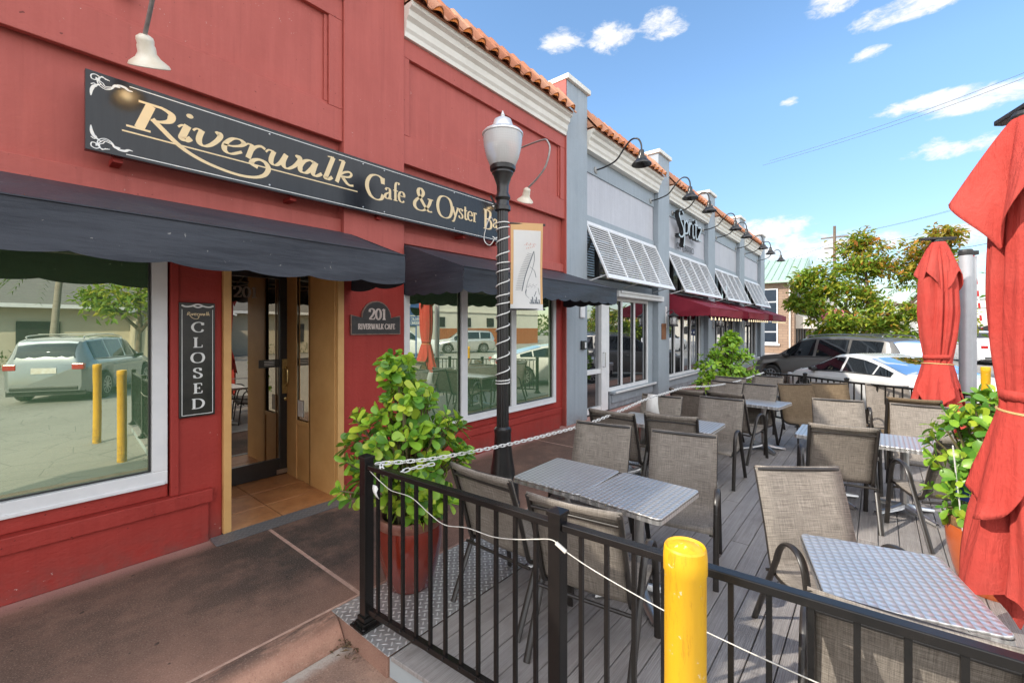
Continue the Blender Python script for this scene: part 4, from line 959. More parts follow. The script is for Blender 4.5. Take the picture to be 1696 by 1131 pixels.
# ------------------------------------------------------------------ railings
def railing(name, label, pts, H=1.04, post_ext=.05, posts=None, base=True):
    t = thing(name, label, 'railing', (pts[0][0], pts[0][1], 0)); ox, oy = pts[0]
    for i, (x, y) in enumerate(pts):
        x -= ox; y -= oy
        p = MB(); p.box(x-.032,x+.032,y-.032,y+.032,.05,H+post_ext-.02); po = p.build('post', M['blackrail'], t, bevel=.003)
        c = MB(); c.box(x-.038,x+.038,y-.038,y+.038,H+post_ext-.02,H+post_ext)
        c.add([(x-.036,y-.036,H+post_ext),(x+.036,y-.036,H+post_ext),(x+.036,y+.036,H+post_ext),(x-.036,y+.036,H+post_ext),(x,y,H+post_ext+.016)], [(0,1,4),(1,2,4),(2,3,4),(3,0,4)]); c.build('cap', M['blackrail'], po, bevel=.002)
        b = MB(); b.box(x-.075,x+.075,y-.075,y+.075,.007,.02); b.box(x-.05,x+.05,y-.05,y+.05,.02,.045); b.box(x-.042,x+.042,y-.042,y+.042,.045,.075)
        for sx in (-.058,.058):
            for sy in (-.058,.058): b.lathe([(.011,.02),(.011,.027),(.005,.031)], (x+sx,y+sy,0), 8)
        b.build('base_plate', M['blackrail'], po, bevel=.003)
    for (xa, ya), (xb, yb) in zip(pts, pts[1:]):
        a = Vector((xa-ox, ya-oy, 0)); b = Vector((xb-ox, yb-oy, 0)); L = (b-a).length; d = (b-a)/L; z = Vector((0,0,1))
        r = MB(); r.bar(a+d*.03+z*(H-.015), b-d*.03+z*(H-.015), .045, .032); r.build('top_rail', M['blackrail'], t, bevel=.004)
        r = MB(); r.bar(a+d*.03+z*.11, b-d*.03+z*.11, .034, .034)
        n = max(1, round(L/.117)-1)
        for k in range(n):
            c = a+d*(L*(k+1)/(n+1)); r.lathe([(.007,0),(.006,.004),(.002,.006)], (c.x-.019, c.y, .115), 8, Matrix.Rotation(R(-90),3,'Y'))
        r.build('bottom_rail', M['blackrail'], t, bevel=.003)
        for k in range(n):
            c = a+d*(L*(k+1)/(n+1)); q_ = MB(); q_.bar((c.x,c.y,.128), (c.x,c.y,H-.03), .018, .018, up=tuple(d)); q_.build('picket', M['blackrail'], t)
    return t
railing('metal_railing', 'black picket railing across the near end of the deck', [(1.557,2.506),(1.64,1.10),(1.75,-.42),(1.86,-1.9)], 1.035)
railing('metal_railing', 'black picket railing across the far end of the deck before the white car', [(10.3,1.78),(9.95,1.05),(9.42,.40),(8.95,-.5),(8.3,-1.9)], .99)

# bollards
def bollard(x, y, label, first=[]):
    if not first:
        t = thing('yellow_bollard', label, 'bollard', (x, y, ZR), 0, 'yellow bollards beside the deck')
        b = MB(); b.lathe([(.059,0),(.059,1.325),(.062,1.329),(.062,1.372),(.0595,1.397)], n=40, capt=False); b.build('sleeve', M['yellow'], t, smooth=40)
        c = MB(); c.lathe([(.0595,1.397),(.056,1.403),(.050,1.397),(.020,1.408),(.003,1.411)], n=40); c.build('cap', M['yellow'], t, smooth=40)
        first.append(t)
    else: dup(first[0], (x, y, ZR), 0, label)
bollard(1.335, .44, 'yellow bollard standing right in front of the near railing'); bollard(1.27, -1.35, 'yellow bollard seen reflected in the big cafe window'); bollard(10.6, -1.38, 'yellow bollard half hidden behind the near red umbrella')

# ------------------------------------------------------------------ chairs
SP = [(-.352,.945),(-.3585,.968),(-.352,.985),(-.342,.975),(-.333,.952),(-.300,.86),(-.255,.74),(-.215,.62),(-.183,.51),(-.155,.435),(-.10,.405),(-.02,.400),(.08,.410),(.18,.428),(.255,.437),(.29,.428),(.30,.405)]
def make_chair(arms=True, sling='sling'):
    t = thing('patio_chair', 'x', 'chair', (0,0,0))
    path = smoothpath([(x,0,z) for x, z in SP], 4)
    sm_ = MB(); n = 6; d = 0; rows = []; base = 0
    for i, p in enumerate(path):
        if i: d += (p - path[i-1]).length
        row = []
        for k in range(n+1):
            u = k/n; yy = -.272 + .544*u; sagv = .012*math.sin(PI*u)
            tg = (path[min(i+1, len(path)-1)] - path[max(i-1, 0)]).normalized(); nr = Vector((-tg.z, 0, tg.x))
            q_ = p - Vector((abs(nr.x), 0, abs(nr.z)))*sagv; row.append((q_.x, yy, q_.z)); sm_.uv[i*(n+1)+k] = (yy, d)
        rows.append(row)
    sm_.grid(rows); sm_.build('sling', M[sling], t, smooth=180, fix=False, solid=.006)
    for sy in (-1, 1):
        r = MB(); r.tube([(p.x-.010, sy*.262, p.z-.017) for p in path[8:]], .0135, 8, ry=.015); r.build('side_rail', M['bronze'], t, smooth=60)
    r = MB(); r.tube([(-.343,-.262,.966),(-.343,.262,.966)], .012, 8, up=(0,0,1)); r.tube([(-.336,-.25,.905),(-.336,.25,.905)], .009, 8, up=(0,0,1)); r.build('back_rail', M['bronze'], t, smooth=60)
    r = MB(); r.tube([(-.19,-.285,.385),(-.19,.285,.385)], .011, 8, up=(0,0,1)); r.tube([(.19,-.285,.385),(.19,.285,.385)], .011, 8, up=(0,0,1)); r.build('stretcher', M['bronze'], t, smooth=60)
    for sy in (-1, 1):
        yy = sy*.292
        if arms:
            m = MB(); m.tube([(.285,yy,0),(.262,yy,.2),(.238,yy,.40),(.215,yy,.53)],   .0125, 10, ry=.021, up=(0,1,0)); m.build('leg', M['bronze'], t, smooth=50)
            m = MB(); m.tube(smoothpath([(.215,yy,.53),(.195,yy,.60),(.15,yy,.648),(.085,yy,.662),(.015,yy,.64),(-.035,yy,.585),(-.066,yy,.51)], 5),   .0125, 10, ry=.021, up=(0,1,0)); m.build('armrest', M['bronze'], t, smooth=50)
            m = MB(); m.tube([(-.066,yy,.51),(-.13,yy,.38),(-.22,yy,.2),(-.318,yy,0)],   .0125, 10, ry=.021, up=(0,1,0)); m.build('leg', M['bronze'], t, smooth=50)
        else:
            m = MB(); m.tube([(.27,yy*.92,0),(.25,yy*.92,.2),(.22,yy*.92,.42)], .013, 8); m.build('leg', M['bronze'], t, smooth=50)
            m = MB(); m.tube([(-.17,yy*.92,.43),(-.23,yy*.92,.2),(-.31,yy*.92,0)], .013, 8); m.build('leg', M['bronze'], t, smooth=50)
    return t
CH = [ # back top centre x, y, heading deg, kind, label
 (2.05,1.97,-1,'A','near chair with its back to the railing, beside the potted shrub'),
 (1.99,1.24,8,'A','near chair with its back to the railing, left of the yellow bollard'),
 (3.80,2.03,190,'A','chair behind the near left table beside the street lamp, facing the railing'),
 (3.92,1.31,192,'A','chair behind the nearer of the two joined tables, its arm loop showing right'),
 (4.44,2.26,2,'A','dark backed chair under the white chain, back to back with the near group'),
 (4.64,1.68,10,'A','dark backed chair in front of the second table group, right of the chain'),
 (5.90,2.26,182,'A','chair with a white paper hung over its back'),
 (6.20,1.58,180,'A','light backed chair behind the second table group with both legs clear on the deck'),
 (6.70,2.18,-8,'A','dark backed chair touching the white chain at its bend'),
 (6.77,1.67,-14,'A','dark chair turned sideways with a tall arm loop, before the third table group'),
 (8.15,1.99,168,'A','light backed chair of the third table group, nearest the bistro window'),
 (8.10,1.49,172,'A','light backed chair right behind the small third table'),
 (8.95,2.12,176,'A','far tilted beige chair beside the green planter shrub'),
 (9.62,1.62,172,'A','far tilted beige chair touching the end railing'),
 (8.55,1.04,215,'B','brown armless chair left of the pair before the far railing'),
 (9.05,.62,205,'B','brown armless chair right of the pair before the far railing'),
 (7.00,.39,193,'A','sunlit beige chair behind the dark backed chair of the right table group'),
 (5.17,.25,12,'A','large dark backed chair standing before the right table group'),
 (9.25,-.12,190,'A','sunlit chair with a loop arm against the end railing'),
 (7.72,-.36,5,'B','dark armless chair just left of the far red umbrella'),
 (7.10,-.39,182,'A','beige chair behind the right table, next to the leafy planter'),
 (3.43,.40,218,'A','big sunlit beige chair facing the near metal table'),
 (1.895,-.08,4,'A','chair behind the near railing bottom right, tucked to the near table'),
 (5.22,-.62,28,'A','chair mostly hidden behind the right planter with one arm loop showing'),
]
protoA = make_chair(); protoB = make_chair(False, 'slingbrown'); used = {'A': False, 'B': False}
for x, y, h_, k, lab in CH:
    a = R(h_); p = protoA if k == 'A' else protoB
    px, py = x + math.cos(a)*.335, y + math.sin(a)*.335
    if not used[k]: p.location = (px,py,0); p.rotation_euler = (0,0,a); p['label'] = lab; p['group'] = 'sling chairs on the deck'; used[k] = True
    else: dup(p, (px,py,0), a, lab, 'sling chairs on the deck')
pp = MB(); rows = []
for i in range(9):
    z = 1.0 - i*.035; rows.append([(-.02 - .035*math.sin(i*.35), -.07-.004*i, z), (-.02-.035*math.sin(i*.35), .07+.003*i, z)])
pp.grid(rows); o = pp.build('paper_sheet', M['paper'], smooth=180, fix=False, solid=.002); o.location = (5.87, 2.36, -.01); tag(o, 'white sheet of paper hung over a chair back by the chain', 'paper')

# ------------------------------------------------------------------ tables
def rrect(w, d, r, n=5):
    out = []
    for cx, cy, a0 in ((w/2-r,d/2-r,0),(-w/2+r,d/2-r,90),(-w/2+r,-d/2+r,180),(w/2-r,-d/2+r,270)):
        for i in range(n+1): a = R(a0+90*i/n); out.append((cx+r*math.cos(a), cy+r*math.sin(a)))
    return out
def make_table():
    t = thing('bistro_table', 'x', 'table', (0,0,0))
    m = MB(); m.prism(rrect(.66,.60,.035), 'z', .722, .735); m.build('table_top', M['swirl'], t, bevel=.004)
    e = MB(); o_, i_ = rrect(.666,.606,.038), rrect(.63,.57,.03)
    n = len(o_)
    e.add([(x,y,.721) for x, y in o_] + [(x,y,.695) for x, y in o_] + [(x,y,.695) for x, y in i_], [(k,(k+1) % n,n+(k+1) % n,n+k) for k in range(n)] + [(n+k,n+(k+1) % n,2*n+(k+1) % n,2*n+k) for k in range(n)])
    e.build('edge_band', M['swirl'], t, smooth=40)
    c = MB(); c.lathe([(.036,.10),(.036,.66),(.09,.68),(.09,.695)], n=20); c.build('column', M['steel'], t, smooth=40)
    for k in range(4):
        a = PI/4 + k*PI/2; f = MB(); pts = []; rows = []
        for j in range(9):
            u = j/8; r_ = .03+.29*u; z = .105 - .075*u**.7; wd = .045-.022*u; th = .03-.012*u
            ca, sa = math.cos(a), math.sin(a)
            rows.append([(r_*ca-wd*sa*s_, r_*sa+wd*ca*s_, z+dz) for s_, dz in ((-1,-th),(-.8,.0),(0,.012),(.8,.0),(1,-th))])
        f.grid(rows); f.lathe([(.014,0),(.016,.02)], (.315*math.cos(a), .315*math.sin(a), 0), 10); f.build('foot', M['cast'], t, smooth=70)
    return t
TB = [(2.975,1.905,1,'near left metal table beside the street lamp, joined to another'), (2.965,1.295,-3,'nearer of the two joined metal tables, closest to the bollard'),
      (5.42,2.33,0,'metal table half hidden under the white chain in the second group'), (5.45,1.72,0,'metal table of the second group with its corner over open deck'),
      (7.72,1.98,-8,'metal table of the third group nearest the bistro wall'), (7.78,1.36,-8,'small far metal table left of the brown armless chairs'),
      (6.02,.40,0,'metal table of the right group behind the dark backed chair'), (6.02,-.215,0,'metal table of the right group beside the leafy planter'),
      (2.722,-.035,14.5,'large near metal table in the lower right corner')]
pt = make_table()
for i, (x, y, a, lab) in enumerate(TB):
    if i == 0: pt.location = (x,y,0); pt.rotation_euler = (0,0,R(a)); pt['label'] = lab; pt['group'] = 'swirl topped bistro tables'
    else: dup(pt, (x,y,0), R(a), lab, 'swirl topped bistro tables')

# ------------------------------------------------------------------ plants
def leaf(mb, base, d, up, L, W, curl=.15):
    d = d.normalized(); s_ = d.cross(up)
    if s_.length < 1e-3: s_ = d.cross(Vector((1,0,0)))
    s_.normalize(); n = s_.cross(d).normalized()
    rows = []
    for u, w_ in ((0,.10),(.22,.42),(.5,.85),(.75,1.0),(.92,.72),(1.0,.22)):
        c = base + d*(L*u) - n*(curl*L*u*u); hw = W*.5*w_
        rows.append([c - s_*hw + n*(hw*.30), c, c + s_*hw + n*(hw*.30)])
    mb.grid(rows)
def shrub(parent, z0, blobs, n, L, W, seed, mat):
    """stems that end in whorls of obovate leaves, spread over the surface of a few lobes"""
    rr = random.Random(seed); lv = MB(); stm = MB()
    for i in range(n):
        bx, by, bz, br = blobs[i % len(blobs)] if rr.random() < .7 else rr.choice(blobs)
        v = Vector((rr.gauss(0,1), rr.gauss(0,1), rr.gauss(0,1)*.9+.25)).normalized()
        rad = br*(rr.uniform(.55, 1.05)); tip = Vector((bx,by,bz)) + v*rad
        if tip.z < z0-.05: continue
        root = Vector((rr.gauss(0,.05), rr.gauss(0,.05), z0)); md = root.lerp(tip, .5) + Vector((0,0,.05)); md.x *= .8; md.y *= .8
        if i % 2 == 0: stm.tube(smoothpath([root, md, tip], 4), [.009]*4+[.007]*4+[.004], 5)
        ax = (v + Vector((0,0,.7))).normalized(); k = rr.randint(5, 7); ph = rr.uniform(0, 6.28)
        a = ax.cross(Vector((.3,.9,.2))).normalized(); b = ax.cross(a).normalized()
        for j in range(k):
            t = ph + 2.4*j; lev = j/k; spread = 1.25 - .75*lev
            d = ax*math.cos(spread) + (a*math.cos(t) + b*math.sin(t))*math.sin(spread) + Vector((0,0,-.12*(1-lev)))
            sc_ = rr.uniform(.55, 1.2)*(1 - .4*lev)
            d = (d + Vector((rr.gauss(0,.16), rr.gauss(0,.16), rr.gauss(0,.16)))).normalized()
            leaf(lv, tip - ax*(.05*(1-lev)), d, (ax + Vector((rr.gauss(0,.25), rr.gauss(0,.25), 0))).normalized(), L*sc_, W*sc_*rr.uniform(.8,1.1), rr.uniform(-.1,.4))
    stm.build('stems', M['stem'], parent, smooth=60); lv.build('foliage', mat, parent, smooth=180, fix=False)
def pot(parent, prof, mat, rim):
    p = MB(); p.lathe(prof, n=40, capt=False); p.build('pot', mat, parent, smooth=40)
    r, z = prof[-1]
    q_ = MB(); q_.lathe([(r+.004,z-.075),(r+.014,z-.06),(r+.016,z-.01),(r+.006,z+.004),(r-.02,z),(r-.028,z-.05)], n=40, capb=False, capt=False); q_.build('rim', rim, parent, smooth=50)
    s_ = MB(); s_.lathe([(.002,z-.05),(r*.6,z-.045),(r-.02,z-.055)], n=24, capb=False, capt=False); s_.build('soil', M['soil'], parent)
PP = [(.150,0),(.165,.02),(.205,.16),(.232,.30),(.240,.40),(.232,.47),(.222,.52)]
pA = thing('potted_shrub', 'leafy yellow green shrub in a red brown pot behind the near railing', 'plant', (2.02,2.67,.007), 0, 'potted clusia shrubs')
pot(pA, PP, M['pot'], M['potrim'])
shrub(pA, .48, [(-.03,.03,.95,.34),(.09,-.09,1.10,.29),(-.15,.15,1.06,.29),(-.02,.02,1.34,.25),(-.07,.08,1.58,.13),(.14,-.10,.84,.27),(-.17,.15,.78,.27),(-.05,-.10,.66,.22),(.07,-.14,.64,.18)], 290, .116, .074, 21, M['clusia'])
pB = thing('potted_shrub', 'leafy shrub in an orange pot between the two red umbrellas', 'plant', (4.64,-.63,0), 0, 'potted clusia shrubs')
pot(pB, PP, M['potorange'], pm('carved brown rim', (.30,.16,.07), (.15,.08,.035), 25, .7, bump=.8, bscale=35, bdist=.02))
shrub(pB, .48, [(.0,.02,.80,.30),(-.02,.08,1.05,.30),(.05,-.05,1.18,.28),(.0,.0,1.3,.15),(-.05,.12,.62,.22)], 115, .115, .074, 33, M['clusia'])
pC = thing('potted_shrub', 'dense bright green bush beside the bistro wall at the deck end', 'plant', (11.2,2.75,0), 0, 'potted clusia shrubs')
pot(pC, [(r*1.3, z*.9) for r, z in PP], M['pot'], M['potrim'])
shrub(pC, .4, [(0,0,.85,.50),(.2,-.25,1.0,.42),(-.2,.25,1.0,.42),(0,0,1.3,.40),(.25,-.2,.65,.35),(-.2,.3,.62,.35),(.05,-.12,1.62,.18)], 300, .14, .085, 44, M['clusiadark'])
# small flag on a stake in the right pot
fg = thing('stick_flag', 'small flag on a white stake stuck in the orange pot', 'flag', (4.47,-.47,.45))
m = MB(); m.tube([(0,0,0),(-.10,.06,.62)], .005, 6); m.build('stake', M['plastic'], fg)
m = MB(); rows = []
for i in range(8):
    u = i/7; rows.append([(-.055+.03*u, .04-.09*u+.012*math.sin(u*7), .38-.05*u), (-.035+.03*u, .03-.09*u+.012*math.sin(u*7+1), .24-.05*u)])
m.grid(rows); m.build('flag_cloth', M['flagblue'], fg, smooth=180, fix=False)
m = MB(); m.grid([[(x+.001, y-.003, z+.003) for x, y, z in (Vector(r[0]).lerp(Vector(r[1]), .55), Vector(r[0]).lerp(Vector(r[1]), .75))] for r in rows[2:]]); m.build('flag_stripe', M['plastic'], fg, fix=False)

# ------------------------------------------------------------------ umbrellas
def umbrella(name, label, loc, rz, seed, H=3.05, hem=.24, post=None, ks=1, boom=True):
    tri = lambda q: 1 - abs(2*((q/(2*PI)) % 1) - 1)
    t = thing(name, label, 'umbrella', loc, rz, 'closed red cantilever umbrellas'); rr = random.Random(seed)
    phs = [rr.uniform(0, 6.28) for _ in range(6)]
    def fold(th, z):
        w = th + .30*math.sin(2*th+phs[0]) + .16*math.sin(3*th+phs[1]) + .16*math.sin(z*1.7+phs[2]) + .05*math.sin(z*4.1+th)
        s8 = math.sin(3.5*w + phs[3]); s3 = math.sin(3*th+phs[4]+z*.5)
        return (1-abs(s8)**.75)*-1.0*.75 + .35*s3 + .15*math.sin(13*w+phs[5])
    ZT = 1.45
    rt = [(hem,.245),(hem+.3,.225),(.8,.20),(1.15,.165),(1.36,.125),(ZT,.112),(1.56,.125),(1.8,.152),(2.1,.165),(2.5,.155),(2.8,.13),(H-.06,.085),(H,.06)]
    at = [(hem,.10),(.8,.085),(1.2,.05),(1.36,.03),(ZT,.022),(1.7,.045),(2.1,.055),(2.6,.04),(H,.012)]
    c = MB(); rows = []; NZ = 44; NT_ = 120
    for i in range(NZ+1):
        row = []
        for k in range(NT_):
            th = 2*PI*k/NT_; u = i/NZ
            zb = hem + .20*abs(math.sin(2*th+phs[0])) + .05*math.sin(3*th+phs[1]) + .10*math.sin(th+phs[4])
            z = zb + (H-zb)*u; r_ = interp(rt, z) + interp(at, z)*fold(th, z) + .02*math.sin(th*2+z*3+phs[1])*sm((1.4-z)/.6)*2
            row.append((r_*ks*math.cos(th), r_*ks*math.sin(th)*.92, z))
        rows.append(row)
    c.grid(rows, True); c.build('canopy', M['umbrella'], t, smooth=180, fix=False)
    # upper vent skirt: four drooping flaps
    v = MB(); rows = []; NS = 22; vt = H+.02
    for i in range(NS+1):
        row = []; u = i/NS
        for k in range(NT_):
            th = 2*PI*k/NT_; lobe = tri(4*(th+.12*math.sin(th+phs[0]))+phs[2]); dl = .40 + .30*tri(4*th+phs[2]+PI)*(.9+.3*math.sin(th+phs[3]))
            z = vt - dl*u; r_ = .065 + (.245 if ks == 1 else .135)*(u**.9)*(.42+.66*lobe) + (.018*u)*math.sin(7*th+phs[1])
            row.append((r_*ks*math.cos(th), r_*ks*math.sin(th)*.95, z))
        rows.append(row)
    v.grid(rows, True); v.build('vent_skirt', M['umbrella'], t, smooth=180, fix=False, solid=.004)
    # loose outer folds that flare out under the tie
    v = MB(); rows = []
    for i in range(NS+1):
        row = []; u = i/NS
        for k in range(NT_):
            th = 2*PI*k/NT_; lobe = tri(3*(th+.18*math.sin(2*th))+phs[4]); dl = .30 + .62*lobe*(.8+.35*math.sin(th+phs[0]))
            z = ZT - .02 - dl*u; r_ = .122 + .135*u*(.5+.75*lobe) - .045*u*abs(math.sin(4*th+phs[1]+.5*u))**.6 + .018*u*math.sin(9*th+phs[2])
            row.append((r_*ks*math.cos(th), r_*ks*math.sin(th)*.95, z))
        rows.append(row)
    v.grid(rows, True); v.build('loose_folds', M['umbrella'], t, smooth=180, fix=False, solid=.004)
    h = MB(); h.lathe([(.05,H-.03),(.07,H+.03),(.06,H+.055)], n=16); h.prism([(-.19,-.05),(.19,-.05),(.21,0),(.19,.05),(-.19,.05),(-.21,0)], 'z', H+.055, H+.085); h.build('hub', M['darktrim'], t, bevel=.006)
    st = MB()
    for zc, w_, dr_ in ((ZT+.03,.055,.006),):
        rows = []
        for dz in (0, w_):
            rows.append([((interp(rt,ZT)+.008)*ks*math.cos(2*PI*k/48), (interp(rt,ZT)+.008)*ks*math.sin(2*PI*k/48)*.92, zc+dz+.01*math.sin(2*PI*k/48)) for k in range(48)])
        st.grid(rows, True)
    st.build('tie_strap', M['umbrella'], t, smooth=60, fix=False, solid=.004)
    rp = MB(); rp.tube([((.130)*ks*math.cos(2*PI*k/40), .130*ks*.92*math.sin(2*PI*k/40), ZT-.03+.012*math.sin(2*PI*k/40+1)) for k in range(40)], .007, 6, closed=True, up=(0,0,1)); rp.build('tie_rope', M['tanrope'], t, smooth=60)
    if post:
        px, py, ph = post
        inv = Matrix.Rotation(-rz, 3, 'Z') @ Vector((px-loc[0], py-loc[1], 0)); px, py = inv.x, inv.y
        p = MB(); p.lathe([(.072,0),(.072,ph)], (px,py,0), 24); p.bar((px-.085,py+.02,.3),(px-.085,py+.02,ph-.02), .03, .05); p.build('post', M['steelpost'], t, smooth=40)
        p = MB(); p.lathe([(.08,ph),(.082,ph+.05),(.07,ph+.085)], (px,py,0), 24); p.box(px-.12,px+.05,py-.06,py+.06,ph+.001,ph+.06); p.build('post_cap', M['darktrim'], t, bevel=.008)
        p = MB(); p.lathe([(.16,0),(.16,.02),(.09,.05),(.08,.12)], (px,py,0), 24); p.build('post_base', M['darktrim'], t, smooth=40)
        p = MB(); p.bar((.0,.0,H+.10),(px,py,ph+.03), .045, .035); boom and p.build('boom', M['darktrim'], t, bevel=.006)
    return t
M['lampcap'] = pm('pale cast lamp cap', (.82,.82,.80), (.66,.66,.65), 10, .3, metal=.35)
M['steelpost'] = pm('silver grey post', (.50,.51,.53), (.42,.43,.45), 4, .4, metal=.3)
umbrella('closed_umbrella', 'large near closed red umbrella at the right, tied with tan rope', (3.80,-.66,0), R(20), 5, 3.08, .20, (4.7,-1.45,2.95))
umbrella('closed_umbrella', 'farther closed red umbrella in front of the white car', (8.15,-.62,0), R(120), 9, 3.02, .30, (8.85,-.96,2.92), 1.25, False)

# ------------------------------------------------------------------ street lamp with light rope and banner
LX, LY = 3.53, 3.07
lp = thing('street_lamp', 'black fluted street lamp with a clear acorn globe before the cafe', 'street lamp', (LX,LY,0))
m = MB(); m.lathe([(.185,.007),(.185,.05),(.175,.06),(.17,.26),(.155,.29),(.135,.32),(.13,.38),(.108,.52),(.09,.68),(.088,.78),(.094,.80),(.09,.83),(.068,.85)], n=16); m.build('base', M['black'], lp, smooth=35)
m = MB(); N = 16; rows = []
for i in range(2):
    z = .85 + i*2.30; r0 = .066 - .008*i; row = []
    for k in range(N*4):
        t = 2*PI*k/(N*4); r_ = r0*(1 - .10*abs(math.sin(N/2*t))**.6) ; row.append((r_*math.cos(t), r_*math.sin(t), z))
    rows.append(row)
m.grid(rows, True); m.build('shaft', M['black'], lp, smooth=50, fix=False)
m = MB(); m.lathe([(.066,3.14),(.085,3.15),(.085,3.19),(.07,3.21),(.066,3.25),(.085,3.28),(.075,3.31),(.062,3.34),(.066,3.42),(.10,3.52),(.115,3.54),(.112,3.56),(.135,3.575),(.14,3.61),(.125,3.63)], n=20); m.build('capital', M['black'], lp, smooth=35)
m = MB(); m.lathe([(.115,3.60),(.135,3.625),(.172,3.71),(.198,3.81),(.209,3.90),(.209,3.945)], n=48, capt=False); m.build('globe', M['globe'], lp, smooth=180)
m = MB(); m.lathe([(.209,3.945),(.218,3.95),(.219,3.965),(.20,3.985),(.165,4.005),(.125,4.02),(.112,4.05),(.092,4.11),(.06,4.13),(.03,4.14),(.02,4.155),(.024,4.165),(.012,4.19),(.003,4.215)], n=36); m.build('crown_cap', M['lampcap'], lp, smooth=40)
m = MB(); m.lathe([(.05,3.63),(.05,3.82),(.03,3.86)], n=12); m.build('lamp_core', M['lampwhite'], lp)
rl = thing('light_rope', 'white rope light coiled around the street lamp post', 'rope light', (LX,LY,0))
pts = []
zz = 1.36
turns = [1.30,1.33,1.36,1.52,1.68,1.84,1.98,2.12,2.20,2.30,2.46,2.56,2.62,2.76,2.92,3.0,3.03]
N = 14
for i in range(len(turns)-1):
    for k in range(N):
        a = 2*PI*k/N + 1.0; z = turns[i] + (turns[i+1]-turns[i])*k/N; r_ = .076 - .008*(z-.85)/2.3; pts.append((r_*math.cos(a), r_*math.sin(a), z))
m = MB(); m.tube(pts, .0065, 6, up=(0,0,1)); m.build('coil', M['plastic'], rl, smooth=60)
m = MB(); fx = Vector((-.64,.768,0)); pts = smoothpath([Vector((0,0,3.0))+fx*.085, Vector((0,0,3.06))+fx*.14-Vector((.05,.05,0)), Vector((0,0,2.86))+fx*.20, Vector((0,0,2.78))+fx*.14, Vector((0,0,2.86))+fx*.08], 6); m.tube(pts, .005, 6); m.build('loose_loop', M['plastic'], rl, smooth=60)
m = MB(); q0 = Vector((0,0,3.16))+fx*.06; m.tube([q0, q0+fx*.07+Vector((-.02,-.02,.14))], .011, 6); m.build('plug', M['black'], rl)
# banner hangs on two short arms on the right of the post
bd = Vector((.80,-.60,0)); bn = Vector((.60,.80,0))*-1
ba = thing('street_banner', 'narrow fabric banner with a sketched leaping fish on the lamp post', 'banner', (LX,LY,0))
m = MB()
for z in (3.02, 2.10): m.tube([bd*.06+Vector((0,0,z)), bd*.46+Vector((0,0,z))], .010, 8, up=(0,0,1)); m.lathe([(.016,-.01),(.016,.01)], tuple(bd*.46+Vector((0,0,z))), 8)
m.build('arm', M['darktrim'], ba)
def bpt(u, v, off=0): return bd*(.085+.36*u) + Vector((0,0,3.03-.94*v)) + bn*(off+.014*math.sin(v*5+u*2))
def bsheet(name, u0, u1, v0, v1, mat, off):
    m = MB(); m.grid([[bpt(u0+(u1-u0)*i/8, v0+(v1-v0)*j/14, off) for i in range(9)] for j in range(15)]); return m.build(name, mat, ba, smooth=180, fix=False)
bsheet('cloth', 0, 1, 0, 1, M['clothtan'], 0); bsheet('picture', .085, .93, .085, .93, M['clothwhite'], .003); bsheet('hem', 0, 1, .93, 1.0, M['clothwhite'], .004)
m = MB()
def bst(pts, w_):
    P_ = smoothpath([Vector((a,b,0)) for a, b in pts], 4); rows = []
    for i, p_ in enumerate(P_):
        d = (P_[min(i+1,len(P_)-1)]-P_[max(i-1,0)]).normalized(); nn = Vector((-d.y*2.6, d.x, 0))*w_*.5
        rows.append([bpt(p_.x+nn.x, p_.y+nn.y*.4, .0055), bpt(p_.x-nn.x, p_.y-nn.y*.4, .0055)])
    m.grid(rows)
bst([(.72,.32),(.66,.38),(.55,.5),(.45,.62),(.36,.78)], .012); bst([(.72,.32),(.74,.42),(.66,.55),(.55,.66),(.46,.80)], .006)
for k in range(22):
    u = k/21; x0, y0 = .70-.36*u, .36+.40*u; bst([(x0,y0),(x0-.18-.06*math.sin(PI*u),y0-.015+.02*u)], .009)
bst([(.60,.50),(.74,.54),(.80,.62)], .008)
for k in range(9): bst([(.5+.035*k,.72+.02*math.sin(k*2)),(.56+.035*k,.715+.02*math.sin(k*2+1))], .006)
bst([(.5,.76),(.48,.82),(.58,.86)], .008); bst([(.8,.78),(.74,.84)], .01); bst([(.86,.74),(.9,.82)], .006)
for k in range(8): bst([(.6+.04*k,.905-.03*(k % 3)),(.62+.04*k,.925)], .014)
m.build('fish_drawing', pm('ink grey', (.10,.12,.14), (.2,.22,.24), 20, .8), ba, fix=False)
m = MB()
for k in range(7): bst([(.42+.055*k,.255+.012*math.sin(k*3)),(.45+.055*k,.235+.012*math.sin(k*3+1))], .008)
for k in range(5): bst([(.47+.06*k,.30-.006*k),(.50+.06*k,.285-.006*k)], .008)
m.build('red_script', pm('faded red ink', (.55,.2,.16), (.6,.3,.25), 20, .8), ba, fix=False)

# ------------------------------------------------------------------ chain and cords
ch = MB(); cpts = [(1.585,2.42,1.045),(1.80,2.39,1.015),(2.1,2.36,.985),(2.9,2.33,.935),(3.94,2.29,.915),(4.7,2.26,.955),(5.3,2.25,.995),(6.1,2.22,1.01),(6.62,2.18,1.02),(7.6,2.07,.955),(8.6,1.97,.93),(9.5,1.87,.955),(10.28,1.79,.985)]
P_ = smoothpath(cpts, 40); acc = [0]
for a, b in zip(P_, P_[1:]): acc.append(acc[-1] + (b-a).length)
d = .01; i = 0; flip = 0
def link(mb, c, t, side, Lk=.031, Wk=.012, r_=.0037):
    pts = []
    for k in range(12):
        a = 2*PI*k/12; ca, sa = math.cos(a), math.sin(a)
        pts.append(c + t*((Lk-Wk)*(1 if ca > 0 else -1)*min(1, abs(ca)*3) + Wk*ca) + side*(Wk*sa))
    mb.tube(pts, r_, 5, closed=True, up=tuple(t.cross(side)))
